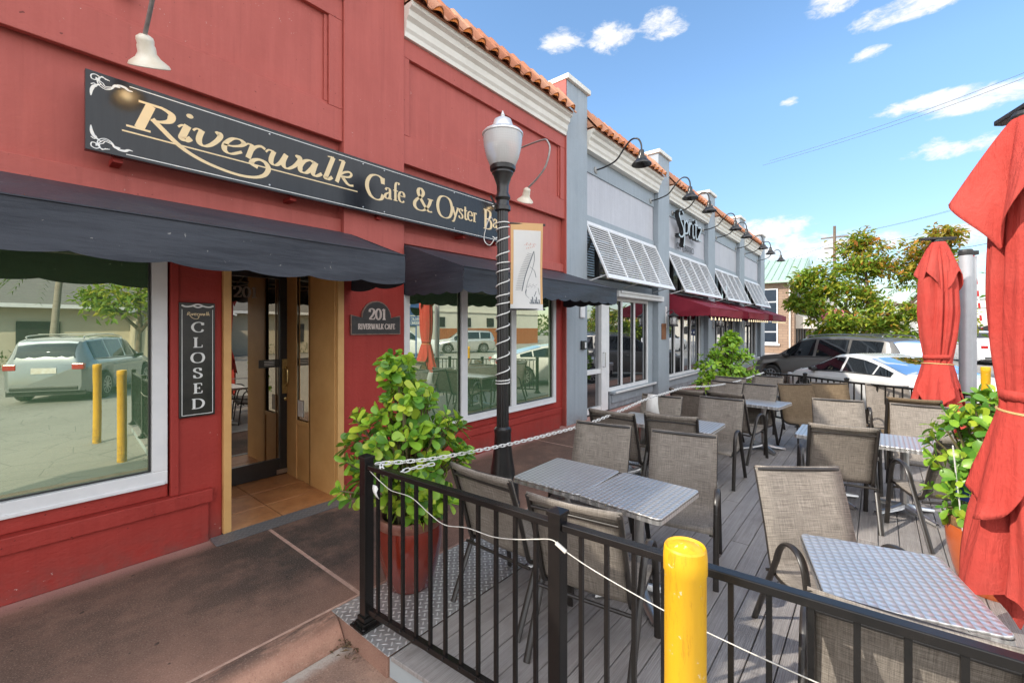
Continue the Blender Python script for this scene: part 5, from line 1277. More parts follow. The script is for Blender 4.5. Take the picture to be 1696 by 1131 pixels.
while d < acc[-1]-.02:
    while acc[i+1] < d: i += 1
    c = P_[i].lerp(P_[i+1], (d-acc[i])/max(1e-6, acc[i+1]-acc[i])); t = (P_[min(i+2,len(P_)-1)]-P_[max(i-1,0)]).normalized()
    s0 = t.cross(Vector((0,0,1))).normalized(); s1 = t.cross(s0).normalized(); e = (s0+s1).normalized() if flip else (s0-s1).normalized()
    link(ch, c, t, e); d += .044; flip ^= 1
tail = smoothpath([(1.60,2.40,1.05),(1.56,2.34,1.03),(1.60,2.30,.99),(1.75,2.33,.985),(1.98,2.345,.965)], 10); acc2 = 0; last = tail[0]
for a, b in zip(tail, tail[1:]):
    acc2 += (b-a).length
    if acc2 > .042: t = (b-a).normalized(); s0 = t.cross(Vector((0,0,1))).normalized(); s1 = t.cross(s0); link(ch, b, t, (s0+s1*(1 if flip else -1)).normalized()); flip ^= 1; acc2 = 0
tag(ch.build('plastic_chain', M['plastic'], smooth=60, fix=False), 'white plastic chain strung along the deck above the chairs', 'chain')
cd = MB(); fx_ = lambda y: 1.557 + (2.506-y)*.0592 - .025
pts = [(1.55,2.46,1.0),(1.53,2.36,.985),(1.545,2.30,.95)] + [(fx_(y), y, z) for y, z in ((2.22,.93),(2.05,.93),(1.9,.875),(1.78,.845),(1.62,.872),(1.45,.875),(1.3,.905),(1.2,.935))] + [(1.60,1.10,.965),(1.60,1.04,.94)] + [(fx_(y), y, z) for y, z in ((.92,.89),(.7,.845),(.5,.815),(.2,.79),(-.1,.78),(-.38,.80))]
cd.tube(smoothpath(pts, 6), .0023, 6, up=(0,0,1)); cd.tube([(1.598,1.08,.96),(1.6,1.03,.935)], .009, 6)
tag(cd.build('thin_rope', M['rope'], smooth=60), 'thin white rope draped along the near railing', 'rope')
tg = MB(); rows = [[(1.535-.008*math.sin(i), 2.40-.006*i, .93-.018*i), (1.538+.008*math.sin(i*2), 2.365-.004*i, .93-.02*i)] for i in range(5)]
tg.grid(rows); tag(tg.build('paper_tag', M['paper'], smooth=180, fix=False, solid=.003), 'crumpled white paper tag tied beside the first railing post', 'paper tag')

# ------------------------------------------------------------------ cars
def catm(tab, n, x0, x1):
    out = []
    for i in range(n+1):
        x = x0 + (x1-x0)*i/n; out.append((x, sum(interp(tab, x+o) for o in (-.09,-.045,0,.045,.09))/5))
    return out
def car(name, label, loc, h, paint, sp, group=None, far=False):
    t = thing(name, label, sp.get('cat','car'), loc, h, group)
    L, W = sp['L'], sp['W']; wr = sp['wr']; ax = sp['ax']; X0, X1 = -L/2, L/2
    xs = [X0 + L*i/70 for i in range(71)]
    top = lambda x: sum(interp(sp['top'], x+o) for o in (-.06,-.03,0,.03,.06))/5
    belt = lambda x: min(interp(sp['belt'], x), top(x)-.03)
    plan = lambda x: interp([(X0,.80),(X0+.12,.90),(X0+.5,.975),(X0+1.2,1),(X1-1.3,1),(X1-.6,.96),(X1-.2,.86),(X1,.70)], x)
    def low(x):
        z = interp([(X0,.34),(X0+.35,.24),(X1-.35,.22),(X1,.30)], x)
        for a in ax:
            d = abs(x-a); rr_ = wr+.055
            if d < rr_: z = max(z, wr + math.sqrt(rr_*rr_-d*d) - .0)
        return z
    def sec(x):
        w = W/2*plan(x); zb = belt(x); zt = top(x); zl = low(x); gh = sm((zt-zb-.05)/.35); rw = w*(.90 - .16*gh)
        zm = max(zl+.02, zb-.16)
        return [(w*.93, zl), (w*.99, max(zl+.01, min(zm, zl+.12))), (w*1.0, zm), (w*.975, zb-.02), (w*.955, zb+.0),
                (w*.955+(rw-w*.955)*.33, zb+(zt-.05-zb)*.34), (w*.955+(rw-w*.955)*.7, zb+(zt-.05-zb)*.70), (rw, zt-.055), (rw*.88, zt-.012), (rw*.5, zt+.006), (0, zt+.012)]
    rows = []
    for x in xs:
        s_ = sec(x); rows.append([(x, y, z) for y, z in s_] + [(x, -y, z) for y, z in s_[-2::-1]])
    b = MB(); b.grid(rows); b.f.append(tuple(range(len(rows[0])))); b.m.append(0); o = len(b.v)-len(rows[0]); b.f.append(tuple(o+i for i in range(len(rows[0])))); b.m.append(0)
    bo = b.build('body', paint, t, smooth=38)
    un = MB(); un.box(X0+.1, X1-.1, -W*.42, W*.42, .22, .45); un.build('underbody', M['darktrim'], t)
    def side(x, s_, off=.006):
        c = sec(x); q0, q1 = c[4], c[7]; y = q0[0]+(q1[0]-q0[0])*s_; z = q0[1]+(q1[1]-q0[1])*s_
        return y+off, z+off*.4
    def glass(name_, xa, xb, sa, sb, n=12):
        for sg_ in (1, -1):
            m = MB(); rows = []
            for i in range(n+1):
                x = xa+(xb-xa)*i/n; r_ = []
                for s_ in (sa, (sa+sb)/2, sb):
                    y, z = side(x, s_); r_.append((x, sg_*y, z))
                rows.append(r_)
            m.grid(rows); m.build(name_, M['carglass'], t, smooth=180, fix=False)
    for xa, xb in sp['win']: glass('side_window', xa, xb, .10, .93)
    def topglass(name_, xa, xb):
        m = MB(); rows = []
        for i in range(11):
            x = xa+(xb-xa)*i/10; c = sec(x); rw = c[7][0]*.93; zt = top(x)
            rows.append([(x + (0), rw*u, zt-.03*abs(u)**3+.016) for u in (-1,-.7,-.35,0,.35,.7,1)])
        m.grid(rows); m.build(name_, M['carglass'], t, smooth=180, fix=False)
    topglass('windshield', *sp['ws']); topglass('rear_window', *sp['rg'])
    # window chrome line
    tl = MB()
    for sg_ in (1, -1):
        xa, xb = sp['win'][0][0], sp['win'][-1][1]
        tl.tube([(xa+(xb-xa)*i/14, sg_*(side(xa+(xb-xa)*i/14, .06, .010)[0]), side(xa+(xb-xa)*i/14, .06)[1]) for i in range(15)], .010, 5)
    tl.build('beltline_trim', M['darktrim'], t)
    for sg_ in (1, -1):
        m = MB(); x = X0+.10; m.box(X0-.012, X0+.30, sg_*W*.36-.13, sg_*W*.36+.13, sp['tail'], sp['tail']+.16); m.build('tail_light', M['taillight'], t, bevel=.02)
        m = MB(); m.box(X1-.36, X1-.03, sg_*W*.34-.14, sg_*W*.34+.14, sp['head'], sp['head']+.13); m.build('headlight', M['headlight'], t, bevel=.03)
        m = MB(); xm = sp['mir']; y, z = side(xm, .08); m.box(xm-.06, xm+.10, min(sg_*(y-.01), sg_*(y+.2)), max(sg_*(y-.01), sg_*(y+.14)), z+.0, z+.10); m.build('mirror', M['darktrim'], t, bevel=.03)
        for a in ax:
            yc = sg_*(W/2-.115); mt = Matrix.Rotation(R(90), 3, 'X')
            m = MB(); m.lathe([(wr*.66,-.10),(wr*.94,-.11),(wr,-.08),(wr,.08),(wr*.94,.11),(wr*.66,.10)], (a,yc,wr), 32, mt); wl = m.build('wheel', M['tyre'], t, smooth=40)
            m = MB()
            for k in range(10):
                an = 2*PI*k/10; m.bar((a+.03*math.cos(an), yc+sg_*.095, wr+.03*math.sin(an)), (a+wr*.66*math.cos(an), yc+sg_*.10, wr+wr*.66*math.sin(an)), .035, .02, up=(0,1,0))
            m.lathe([(wr*.62,.0),(wr*.68,.0),(wr*.68,.022),(wr*.62,.022)], (a, yc+sg_*.10+.011, wr), 28, mt, capb=False, capt=False); m.lathe([(.06,0),(.06,.02)], (a, yc+sg_*.1+.01, wr), 14, mt)
            m.build('rim', M['rim'], wl)
    m = MB(); m.box(X0-.018, X0+.05, -.26, .26, sp['plate'], sp['plate']+.15); m.build('number_plate', M['plate'], t)
    m = MB(); m.box(X0-.02, X0+.1, -W*.36, W*.36, .36, .46); m.build('bumper_strip', M['darktrim'], t, bevel=.02)
    if sp.get('rack'):
        m = MB()
        for sg_ in (1, -1): m.tube(smoothpath([(-1.9,sg_*W*.32,top(-1.9)+.0),(-1.8,sg_*W*.32,top(-1.8)+.06),(-.6,sg_*W*.32,top(-.6)+.06),(.3,sg_*W*.32,top(.3)+.05),(.4,sg_*W*.32,top(.4))], 4), .018, 6)
        for x in (-1.3, -.2) if sp['rack'] > 1 else (): m.bar((x,-W*.34,top(x)+.08), (x,W*.34,top(x)+.08), .05, .025)
        m.build('roof_rack', M['steel'], t, smooth=60)
    return t
SEDAN = dict(L=4.75, W=1.86, wr=.335, ax=(-1.40,1.40), top=[(-2.375,.80),(-2.33,.98),(-2.2,1.07),(-1.75,1.12),(-1.2,1.27),(-.6,1.40),(-.1,1.44),(.35,1.40),(.85,1.20),(1.25,1.01),(1.8,.93),(2.2,.80),(2.375,.60)],
             belt=[(-2.375,.85),(-1.8,1.03),(-1.2,1.02),(0,.97),(1.2,.91),(1.8,.86),(2.375,.60)], win=[(-1.55,-1.10),(-1.05,-.12),(-.04,1.02)], ws=(.38,1.20), rg=(-1.78,-.72), tail=.80, head=.62, mir=.85, plate=.62)
SUV = dict(L=4.9, W=1.94, wr=.38, ax=(-1.45,1.47), top=[(-2.45,.95),(-2.42,1.25),(-2.22,1.66),(-2.0,1.75),(-1,1.80),(.1,1.78),(.55,1.68),(1.15,1.26),(1.35,1.16),(2.1,1.07),(2.38,.92),(2.45,.75)],
           belt=[(-2.45,1.0),(-2.2,1.15),(0,1.10),(1.3,1.05),(2.45,.8)], win=[(-2.02,-1.18),(-1.10,-.16),(-.06,.98)], ws=(.52,1.20), rg=(-2.40,-2.18), tail=.92, head=.82, mir=.85, plate=.82, rack=1, cat='suv')
SUV2 = dict(SUV, rack=2)
TRUCK = dict(L=5.6, W=2.0, wr=.40, ax=(-1.75,1.80), top=[(-2.8,1.0),(-2.76,1.18),(-2.6,1.22),(-.75,1.23),(-.68,1.30),(-.55,1.78),(-.3,1.86),(.5,1.86),(.75,1.78),(1.2,1.36),(1.45,1.25),(2.5,1.18),(2.75,1.0),(2.8,.8)],
             belt=[(-2.8,1.1),(0,1.18),(1.4,1.14),(2.8,.9)], win=[(-.50,.22),(.30,1.12)], ws=(.75,1.30), rg=(-.66,-.50), tail=.92, head=.85, mir=.95, plate=.62, cat='truck')
car('parked_sedan', 'white fastback sedan parked behind the far railing', (13.75,.02,ZR), R(37), M['carwhite'], SEDAN)
car('parked_suv', 'dark grey sport utility parked beyond the white sedan', (17.5,1.1,ZR), R(55), M['cargrey'], SUV)
car('parked_truck', 'small white truck far away between the two red umbrellas', (37.5,-4.7,ZR), R(10), M['carwhite2'], dict(TRUCK))
car('parked_suv', 'silver sport utility with a roof rack reflected in the big cafe window', (2.15,-10.0,ZR), R(-62), M['carsilver'], SUV2)
car('parked_truck', 'white pickup truck reflected in the second cafe window', (19.5,-17.5,ZR), R(35), M['carwhite2'], TRUCK)
car('parked_suv', 'light grey sport utility reflected beside the white pickup', (25.5,-17.0,ZR), R(215), M['carlight'], SUV)

# ------------------------------------------------------------------ trees
def tree(name, label, loc, limbs, blobs, nleaf, ls, seed, orange=None, trunk=.14):
    t = thing(name, label, 'tree', loc); rr = random.Random(seed); tr_ = MB(); lf = MB(); br = []
    for path, r0 in limbs:
        P2 = smoothpath(path, 6); tr_.tube(P2, [r0*(1-.75*i/(len(P2)-1)) for i in range(len(P2))], 8)
    nodes = [Vector(p) for path, _ in limbs for p in path[1:]]
    for bx, by, bz, bR in blobs:
        c = Vector((bx,by,bz))
        for q_ in range(6):
            v = Vector((rr.gauss(0,1), rr.gauss(0,1), rr.gauss(0,.7))).normalized()*bR*.8; e = c+v; nd = min(nodes, key=lambda p: (p-e).length)
            md = nd.lerp(e, .5) + Vector((rr.uniform(-.1,.1),rr.uniform(-.1,.1),.12)); tr_.tube(smoothpath([nd,md,e], 4), [.03-.0025*i for i in range(9)], 5)
            br.append((e, bR*.35)); br.append((md, bR*.3))
    for k in range(nleaf):
        if rr.random() < .75:
            c, rad = rr.choice(br); p = c + Vector((rr.gauss(0,1), rr.gauss(0,1), rr.gauss(0,.7)))*rad*.62
        else:
            bx, by, bz, bR = rr.choice(blobs); p = Vector((bx,by,bz)) + Vector((rr.gauss(0,1), rr.gauss(0,1), rr.gauss(0,.75)))*bR*.5
        d = Vector((rr.gauss(0,1), rr.gauss(0,1), rr.gauss(-.25,.6))).normalized(); up = Vector((rr.gauss(0,.5), rr.gauss(0,.5), 1)); s_ = d.cross(up)
        if s_.length < .05: continue
        s_.normalize(); n = s_.cross(d); L = ls*rr.uniform(.6,1.25); W_ = L*.42
        lf.mi = 1 if (orange and rr.random() < orange(p)) else 0
        lf.add([p, p+d*L*.5-s_*W_*.5+n*W_*.12, p+d*L*.5+n*(-.02), p+d*L*.5+s_*W_*.5+n*W_*.12, p+d*L-n*L*.18], [(0,2,1),(0,3,2),(1,2,4),(2,3,4)])
    tr_.build('trunk', M['bark'], t, smooth=60); lf.build('crown', [M['treeleaf'], M['treeleaforange']], t, fix=False)
    return t
V = Vector
limbs = [([(0,0,0),(.05,0,.9),(0,.05,1.7)], .19), ([(0,.05,1.6),(.2,.7,2.5),(.1,1.5,3.4),(0,2.1,4.2)], .10), ([(0,.05,1.6),(-.3,.2,2.9),(-.1,.3,4.2),(.1,.5,5.3)], .11), ([(0,.05,1.6),(.3,-.8,2.7),(.2,-1.6,3.8),(.1,-2.0,5.0)], .10),
         ([(0,.05,1.6),(-.6,-.2,2.3),(-1.4,-.6,2.9)], .08), ([(0,.05,1.6),(-.5,1.1,2.1),(-.8,2.0,2.5)], .07), ([(0,.05,1.6),(.9,0,2.8),(1.5,.2,3.6)], .08), ([(.2,-1.0,2.9),(0,-1.7,3.1),(-.3,-2.2,3.2)], .05)]
blobs = [(0,2.0,4.2,.75),(.0,2.35,3.8,.6),(-.3,1.3,3.9,.7),(0,.55,5.3,.65),(-.3,.2,4.7,.75),(.4,1.0,4.7,.65),(-.6,.6,3.4,.75),(.2,-.6,4.5,.7),(.1,-1.4,4.9,.65),(.1,-1.9,5.35,.5),(-.2,-1.2,3.9,.75),(.3,-2.0,4.2,.55),
         (-.9,-.4,2.5,.7),(-1.2,.9,2.3,.6),(-.6,1.9,2.9,.55),(-.7,-1.6,2.5,.75),(-.5,-2.2,2.2,.6),(.8,.3,3.2,.7),(-.9,.3,2.0,.6),(-.9,1.5,1.85,.5),(-.9,-1.0,1.7,.6),(-.3,2.4,3.0,.35),(.1,2.75,3.2,.3)]
tree('broadleaf_tree', 'green tree with orange tips behind the parked cars', (22,.05,ZR), limbs, blobs, 11500, .24, 3,
     orange=lambda p: max(0, min(.75, .08 + .55*sm((p.z-3.0)/1.6)*sm((1.2-p.y)/2.4) + (.25 if p.z > 4.9 else 0))))
limbs2 = [([(0,0,0),(0,.05,1.2),(.1,0,2.0)], .17), ([(.1,0,1.9),(.6,.6,2.8),(1.2,1.0,3.5)], .09), ([(.1,0,1.9),(-.6,-.5,2.8),(-1.1,-.9,3.4)], .09), ([(.1,0,1.9),(0,.2,3.2),(.1,.1,4.2)], .1)]
blobs2 = [(1.0,.8,3.4,1.0),(-1.0,-.8,3.3,1.0),(0,0,4.1,1.0),(.8,-1.0,3.2,.9),(-.9,.9,3.3,.9)]
tree('broadleaf_tree', 'spreading tree reflected in the cafe door glass', (4.6,-17.5,ZR), limbs2, blobs2, 1500, .36, 8)
# more greenery far right
tree('broadleaf_tree', 'distant small orange and green tree right of the silver post', (46,-3.6,ZR), limbs2, [(x,y,z*1.0,r_) for x,y,z,r_ in blobs2], 900, .42, 12, orange=lambda p: .45)
def palm(loc, h, seed, label):
    t = thing('palm_tree', label, 'palm tree', loc, 0, 'palms across the parking lot'); rr = random.Random(seed)
    m = MB(); lean = rr.uniform(-.4,.4); P2 = smoothpath([(0,0,0),(lean*.2,0,h*.4),(lean,0,h)], 8); m.tube(P2, [.17-.06*i/16 for i in range(17)], 10); m.build('trunk', M['palmbark'], t, smooth=60)
    f = MB(); top = Vector((lean,0,h))
    for k in range(16):
        a = 2*PI*k/16*1.0 + rr.uniform(-.2,.2); el = rr.uniform(-.35, .95); dr_ = Vector((math.cos(a),math.sin(a),0)); L = rr.uniform(1.7,2.3)
        for j in range(16):
            u = (j+1)/16; c = top + dr_*(L*u*math.cos(el*(1-u*.5))) + Vector((0,0,L*(math.sin(el)*u - .75*u*u)))
            s_ = dr_.cross(Vector((0,0,1)))
            for sg_ in (-1, 1):
                e = c + s_*sg_*.38*(1-.5*u) + dr_*.15 - Vector((0,0,.22)); q_ = dr_*.03; f.add([c-q_, c+q_, e], [(0,1,2)])
    f.build('crown', M['palmleaf'], t, fix=False)
for x, y, h_, l in ((2.0,-20.5,5.6,'palm reflected at the left of the big cafe window'), (5.0,-20.0,5.2,'palm reflected in the middle of the big cafe window'), (6.2,-20.6,5.9,'palm reflected at the right of the big cafe window'), (40,-2.5,4.6,'distant small palm behind the orange tipped tree')): palm((x,y,ZR), h_, int(h_*10), l)

# ------------------------------------------------------------------ buildings across and far away
bl = thing('brick_building', 'tan block building with pale green metal roof beyond the bistro', 'building', (38,0,ZR))
m = MB(); m.box(0, 9, 4.7, 14, 0, 5.5); m.build('wall', M['brick'], bl)
m = MB(); m.prism([(-.5+0,5.55),(4.5,7.7),(9.5,5.55)], 'y', 4.2, 14.5); m.build('roof', M['greenroof'], bl)
m = MB()
for k in range(22):
    y = 4.3 + k*.45; m.bar((-.5,y,5.6), (4.5,y,7.75), .03, .05); m.bar((9.5,y,5.6), (4.5,y,7.75), .03, .05)
m.box(-.55,9.5,4.15,14.5,5.4,5.56); m.build('roof_seams', M['greenroof'], bl)
for z0, z1 in ((3.0,5.0), (.9,2.6)):
    f = MB(); f.box(-.06,.02,5.72,5.80,z0,z1); f.box(-.06,.02,6.7,6.78,z0,z1); f.box(-.06,.02,5.8,6.7,z0,z0+.08); f.box(-.06,.02,5.8,6.7,z1-.08,z1); f.box(-.06,.02,5.8,6.7,(z0+z1)/2-.04,(z0+z1)/2+.04); f.box(-.12,.02,5.6,6.9,z0-.18,z0-.02)
    o = f.build('window', M['white'], bl); gl = MB(); gl.add([(-.02,5.8,z0),(-.02,6.7,z0),(-.02,6.7,z1),(-.02,5.8,z1)], [(0,1,2,3)]); gl.build('pane', M['glass'], o, fix=False)
m = MB(); m.tube([(-.08,5.05,5.4),(-.08,5.05,5.3),(-.08,4.95,5.1),(-.08,4.95,0)], .06, 8); m.build('downspout', M['cornice'], bl)
m = MB()
for k in range(4):
    m.box(1.0+k*1.6, 1.9+k*1.6, 4.64, 4.71, 2.9, 5.0); m.box(1.0+k*1.6, 1.9+k*1.6, 4.64, 4.71, .6, 2.5)
m.build('louver', M['darktrim'], bl)
m = MB(); m.prism([(4.69,3.1),(2.9,2.25),(2.9,2.0),(4.69,2.0)], 'x', .8, 8.2); m.build('side_awning', M['beigeawning'], bl)
m = MB()
for k in range(9): m.box(.4+k*.9,.46+k*.9,3.0,3.06,.15,1.25)
m.box(.4,8.0,3.0,3.06,1.2,1.27); m.build('porch_railing', M['black'], bl)
b2 = thing('white_building', 'plain white building just past the tan block one', 'building', (48,0,ZR))
m = MB(); m.box(0, 12, 3.4, 14, 0, 5.0); m.build('wall', M['whitewall'], b2)
for k in range(4):
    m = MB(); m.box(-.05,.02,3.7+k*.9,4.3+k*.9,1.0,2.6); m.build('window', M['darktrim'], b2)
# reflected buildings across the lot
b3 = thing('low_building', 'low beige building with grey gabled roof across the lot', 'building', (0,0,ZR))
m = MB(); m.box(-22, 13, -34, -25, 0, 3.3); m.box(5.5, 10.5, -25.01, -22.5, 0, 2.9); m.build('wall', M['beigewall'], b3)
m = MB(); m.prism([(-24.2,3.25),(-29.5,5.2),(-35,3.25)], 'x', -22.6, 13.6); m.prism([(5.0,2.88),(8,4.2),(11.0,2.88)], 'y', -28, -22.0); m.build('roof', M['shingle'], b3)
m = MB(); m.bar((5.0,-21.98,2.9),(8,-21.98,4.2),.06,.12); m.bar((11,-21.98,2.9),(8,-21.98,4.2),.06,.12); m.box(-22.6,13.6,-24.2,-24.1,3.1,3.3); m.build('fascia', M['white'], b3)
for x in (-12,-8,-4,1):
    m = MB(); m.box(x,x+1.6,-24.99,-24.9,.9,2.4); m.build('window', M['darktrim'], b3)
b4 = thing('stucco_building', 'offwhite flat roofed building with small windows across the lot', 'building', (0,0,ZR))
m = MB(); m.box(18, 52, -40, -29, 0, 5.8); m.box(17.8,52.2,-40.2,-28.8,5.8,6.1); m.box(17.9,52.1,-28.99,-28.85,3.9,4.05); m.build('wall', M['whitewall'], b4)
for k in range(7):
    m = MB(); m.box(20+k*4.2, 21.3+k*4.2, -28.99, -28.9, 2.2, 3.3); m.build('window', M['darktrim'], b4)
m = MB(); m.prism([(-29,3.4),(-27.4,2.7),(-29,2.7)], 'x', 21.5, 26); m.build('blue_awning', pm('faded blue awning', (.12,.22,.36), (.1,.18,.3), 3, .7), b4)
m = MB(); m.box(30, 48, -26.05, -26, .0, 2.0)
for k in range(60): m.box(30+k*.3, 30.02+k*.3, -25.99, -25.97, 0, 2.0)
o = m.build('board_fence', M['fencewood']); o.location = (0,0,ZR); tag(o, 'orange brown board fence reflected in the cafe windows', 'fence')
hg = MB(); rh = random.Random(2)
for k in range(1400):
    p = V((rh.uniform(-20,4.5), -24.2+rh.gauss(0,.25), rh.uniform(0,.85)+ZR)); d = V((rh.gauss(0,1),rh.gauss(0,1),rh.gauss(.3,.7))).normalized(); s_ = d.cross(V((0,0,1))).normalized()*.09; hg.add([p-s_*.5, p+d*.22, p+s_*.5], [(0,1,2)])
tag(hg.build('hedge', M['palmleaf'], fix=False), 'low clipped hedge along the beige building across the lot', 'hedge')
# planting bed between lot and brick building
# parking sign
ps = thing('parking_sign', 'blue public parking sign on a blue pole across the lot', 'sign', (14.3,-9.0,ZR))
m = MB(); m.tube([(0,0,0),(0,0,3.1)], .04, 8); m.build('pole', M['bluesign'], ps)
m = MB(); m.box(-.45,.45,.045,.075,2.15,2.65); m.box(-.45,.45,.045,.075,2.7,3.1); m.lathe([(.42,0),(.42,.03)], (0,.075,3.1), 28, Matrix.Rotation(R(90),3,'X')); m.build('panel', M['bluesign'], ps)
class PenB(Pen):
    pass
for tx, x_, z_, w_ in (('PUBLIC',-.38,2.43,.78), ('PARKING',-.40,2.22,.82)):
    pn = Pen(-.0785); pn.text(tx, x_, z_, .15, .035, .02, width=w_)
    o = pn.mb.build('lettering', M['letterwhite'], ps, fix=False); o.rotation_euler = (0,0,PI)
# shop signs beyond the suv
sg2 = thing('street_sign', 'pink and dark hanging sign half hidden by the tree', 'sign', (30,1.95,0))
m = MB(); m.box(-.04,.04,-.55,.55,2.35,2.95); m.build('panel', M['pinksign'], sg2); m = MB(); m.box(-.05,.05,-.72,-.56,1.9,3.5); m.tube([(0,-.64,ZR),(0,-.64,1.9)], .05, 8); m.build('post', M['black'], sg2)
sg3 = thing('street_sign', 'dark blue oval shop sign just above the roof of the grey car', 'sign', (27,1.55,0))
m = MB(); m.prism([(.62*math.cos(2*PI*k/24), 1.62+.20*math.sin(2*PI*k/24)) for k in range(24)], 'x', -.04, .04); m.build('panel', M['copperleaf'], sg3)
m = MB(); m.tube([(0,.3,ZR),(0,.3,1.45)], .04, 8); m.tube([(0,-.3,ZR),(0,-.3,1.45)], .04, 8); m.build('post', M['white'], sg3)
m = MB()
for k in range(6): m.box(-.052,-.045,-.44+k*.15,-.36+k*.15,1.56,1.70)
m.build('letter_marks', M['letterwhite'], sg3)
# utility pole and wires
up = thing('utility_pole', 'dark wooden utility pole rising behind the tree', 'utility pole', (58,3.5,ZR))
m = MB(); m.tube([(0,0,0),(0,0,12.9)], [.2,.13], 10); m.build('pole', M['bark'], up, smooth=60); m = MB(); m.bar((0,-1.2,11.7),(0,1.2,11.7),.12,.12); m.bar((0,-.9,10.6),(0,.9,10.6),.1,.1); m.build('crossarm', M['bark'], up)
wr_ = MB()
def wire(a, b, sag, r_=.013):
    a, b = V(a), V(b); wr_.tube([a.lerp(b, i/16) - V((0,0,sag*math.sin(PI*i/16))) for i in range(17)], r_, 5)
wire((58,3.5,11.6),(30,-14,11.2),.9); wire((58,4.2,11.6),(30,-13.2,11.0),.9); wire((58,3.5,10.4),(30,-14,9.5),.8); wire((58,3.5,8.6),(30,-14,8.0),.7,.022); wire((58,3.5,11.0),(90,26,12),1.0); wire((34,5.6,13.2),(26,-11,13.6),.5,.011); wire((34,6.0,13.0),(26,-11,13.3),.5,.011)
tag(wr_.build('power_lines', pm('weathered cable', (.16,.19,.23), (.13,.15,.18), 4, .8)), 'thin overhead power lines crossing the sky on the right', 'wires')
rc = thing('crossing_signal', 'distant rail crossing signal with gantry and striped arm between the umbrellas', 'signal', (50,-5.85,ZR))
m = MB(); m.tube([(0,.35,0),(0,.35,4.4)], .09, 8); m.tube([(0,.35,4.3),(0,-3.2,4.3)], .07, 8); m.tube([(0,.35,3.6),(0,-3.2,3.6)], .05, 8); m.build('gantry', M['galv'], rc)
m = MB(); m.tube([(0,-.55,.9),(0,.05,8.3)], .06, 8); m.build('striped_arm', M['plastic'], rc)
m = MB()
for k in range(7): a = V((0,-.55,.9)).lerp(V((0,.05,8.3)), .1+k*.13); b = V((0,-.55,.9)).lerp(V((0,.05,8.3)), .16+k*.13); m.tube([a,b], .068, 8)
m.build('red_bands', M['flagred'], rc)
m = MB()
for y in (-.75,.0): m.lathe([(.24,0),(.24,.1)], (-.15,y,2.0), 16, Matrix.Rotation(R(90),3,'Y'))
m.build('signal_lamp', M['black'], rc)
# low far buildings and tree line at the horizon
fb = thing('far_building', 'pale low commercial building in the far distance on the right', 'building', (70,-9.5,ZR)); m = MB(); m.box(0,14,-6,6,0,3.2); m.box(3,9,-3,2,3.2,5.2); m.build('wall', M['whitewall'], fb); m = MB(); m.box(-.05,.0,-4.5,4.5,1.1,2.2); m.build('window', M['darktrim'], fb)
far = MB(); rf = random.Random(4)
for k in range(9000):
    a = rf.uniform(-2.3, 1.2); rad = rf.uniform(110, 135); hh = 3.2+1.8*math.sin(a*9)+1.2*math.sin(a*23+1); z = rf.uniform(0, max(1, hh)); p = V((rad*math.cos(a), rad*math.sin(a), z+ZR))
    d = V((rf.gauss(0,1), rf.gauss(0,1), rf.gauss(0,1))).normalized()*.9; s_ = d.cross(V((.3,.2,1))).normalized()*.55; far.add([p-s_, p+d, p+s_, p-d*.5], [(0,1,2,3)])
tag(far.build('far_treeline', M['palmleaf'], fix=False), 'far belt of trees along the horizon', 'trees', kind='stuff')

# ------------------------------------------------------------------ camera, sky, sun
YAW = 39.8
cam = bpy.data.cameras.new('camera'); co = bpy.data.objects.new('camera', cam); col.objects.link(co)
co.location = (0,0,1.9); co.rotation_euler = (R(90), 0, R(YAW-90)); cam.sensor_width = 36; cam.lens = 36*726/1696; cam.shift_y = -22.5/1696; cam.clip_start = .05; cam.clip_end = 2000
scene.camera = co
SUN_AZ = math.atan2(.52, -.85); SUN_EL = R(36)
sd = Vector((math.cos(SUN_EL)*math.cos(SUN_AZ), math.cos(SUN_EL)*math.sin(SUN_AZ), math.sin(SUN_EL)))
sl = bpy.data.lights.new('sun', 'SUN'); sl.energy = 5.0; sl.angle = R(.5); sl.color = (1,.93,.82); so = bpy.data.objects.new('sun', sl); col.objects.link(so)
so.rotation_euler = sd.to_track_quat('Z', 'Y').to_euler(); so.location = (0,0,30)
wd = bpy.data.worlds.new('World'); scene.world = wd; wd.use_nodes = True
nt = wd.node_tree; N_ = nt.nodes; L_ = nt.links
bg = N_['Background']; sky = N_.new('ShaderNodeTexSky'); sky.sky_type = 'NISHITA'; sky.sun_disc = False; sky.sun_elevation = SUN_EL
sky.sun_rotation = PI/2 - SUN_AZ; sky.altitude = 0; sky.air_density = 1.0; sky.dust_density = .6; sky.ozone_density = 2.0
tc = N_.new('ShaderNodeTexCoord')
def wmath(op, a, b=None, clamp=False):
    n = N_.new('ShaderNodeMath'); n.operation = op; n.use_clamp = clamp
    for i, v in enumerate((a, b)):
        if v is None: continue
        if isinstance(v, bpy.types.NodeSocket): L_.new(v, n.inputs[i])
        else: n.inputs[i].default_value = v
    return n.outputs[0]
def wdot(vec):
    n = N_.new('ShaderNodeVectorMath'); n.operation = 'DOT_PRODUCT'; L_.new(tc.outputs['Generated'], n.inputs[0]); n.inputs[1].default_value = vec; return n.outputs['Value']
def skydir(px, py):
    u = (px-848)/726; v = (543-py)/726; c, s_ = math.cos(R(YAW)), math.sin(R(YAW)); return Vector((c+u*s_, s_-u*c, v)).normalized()
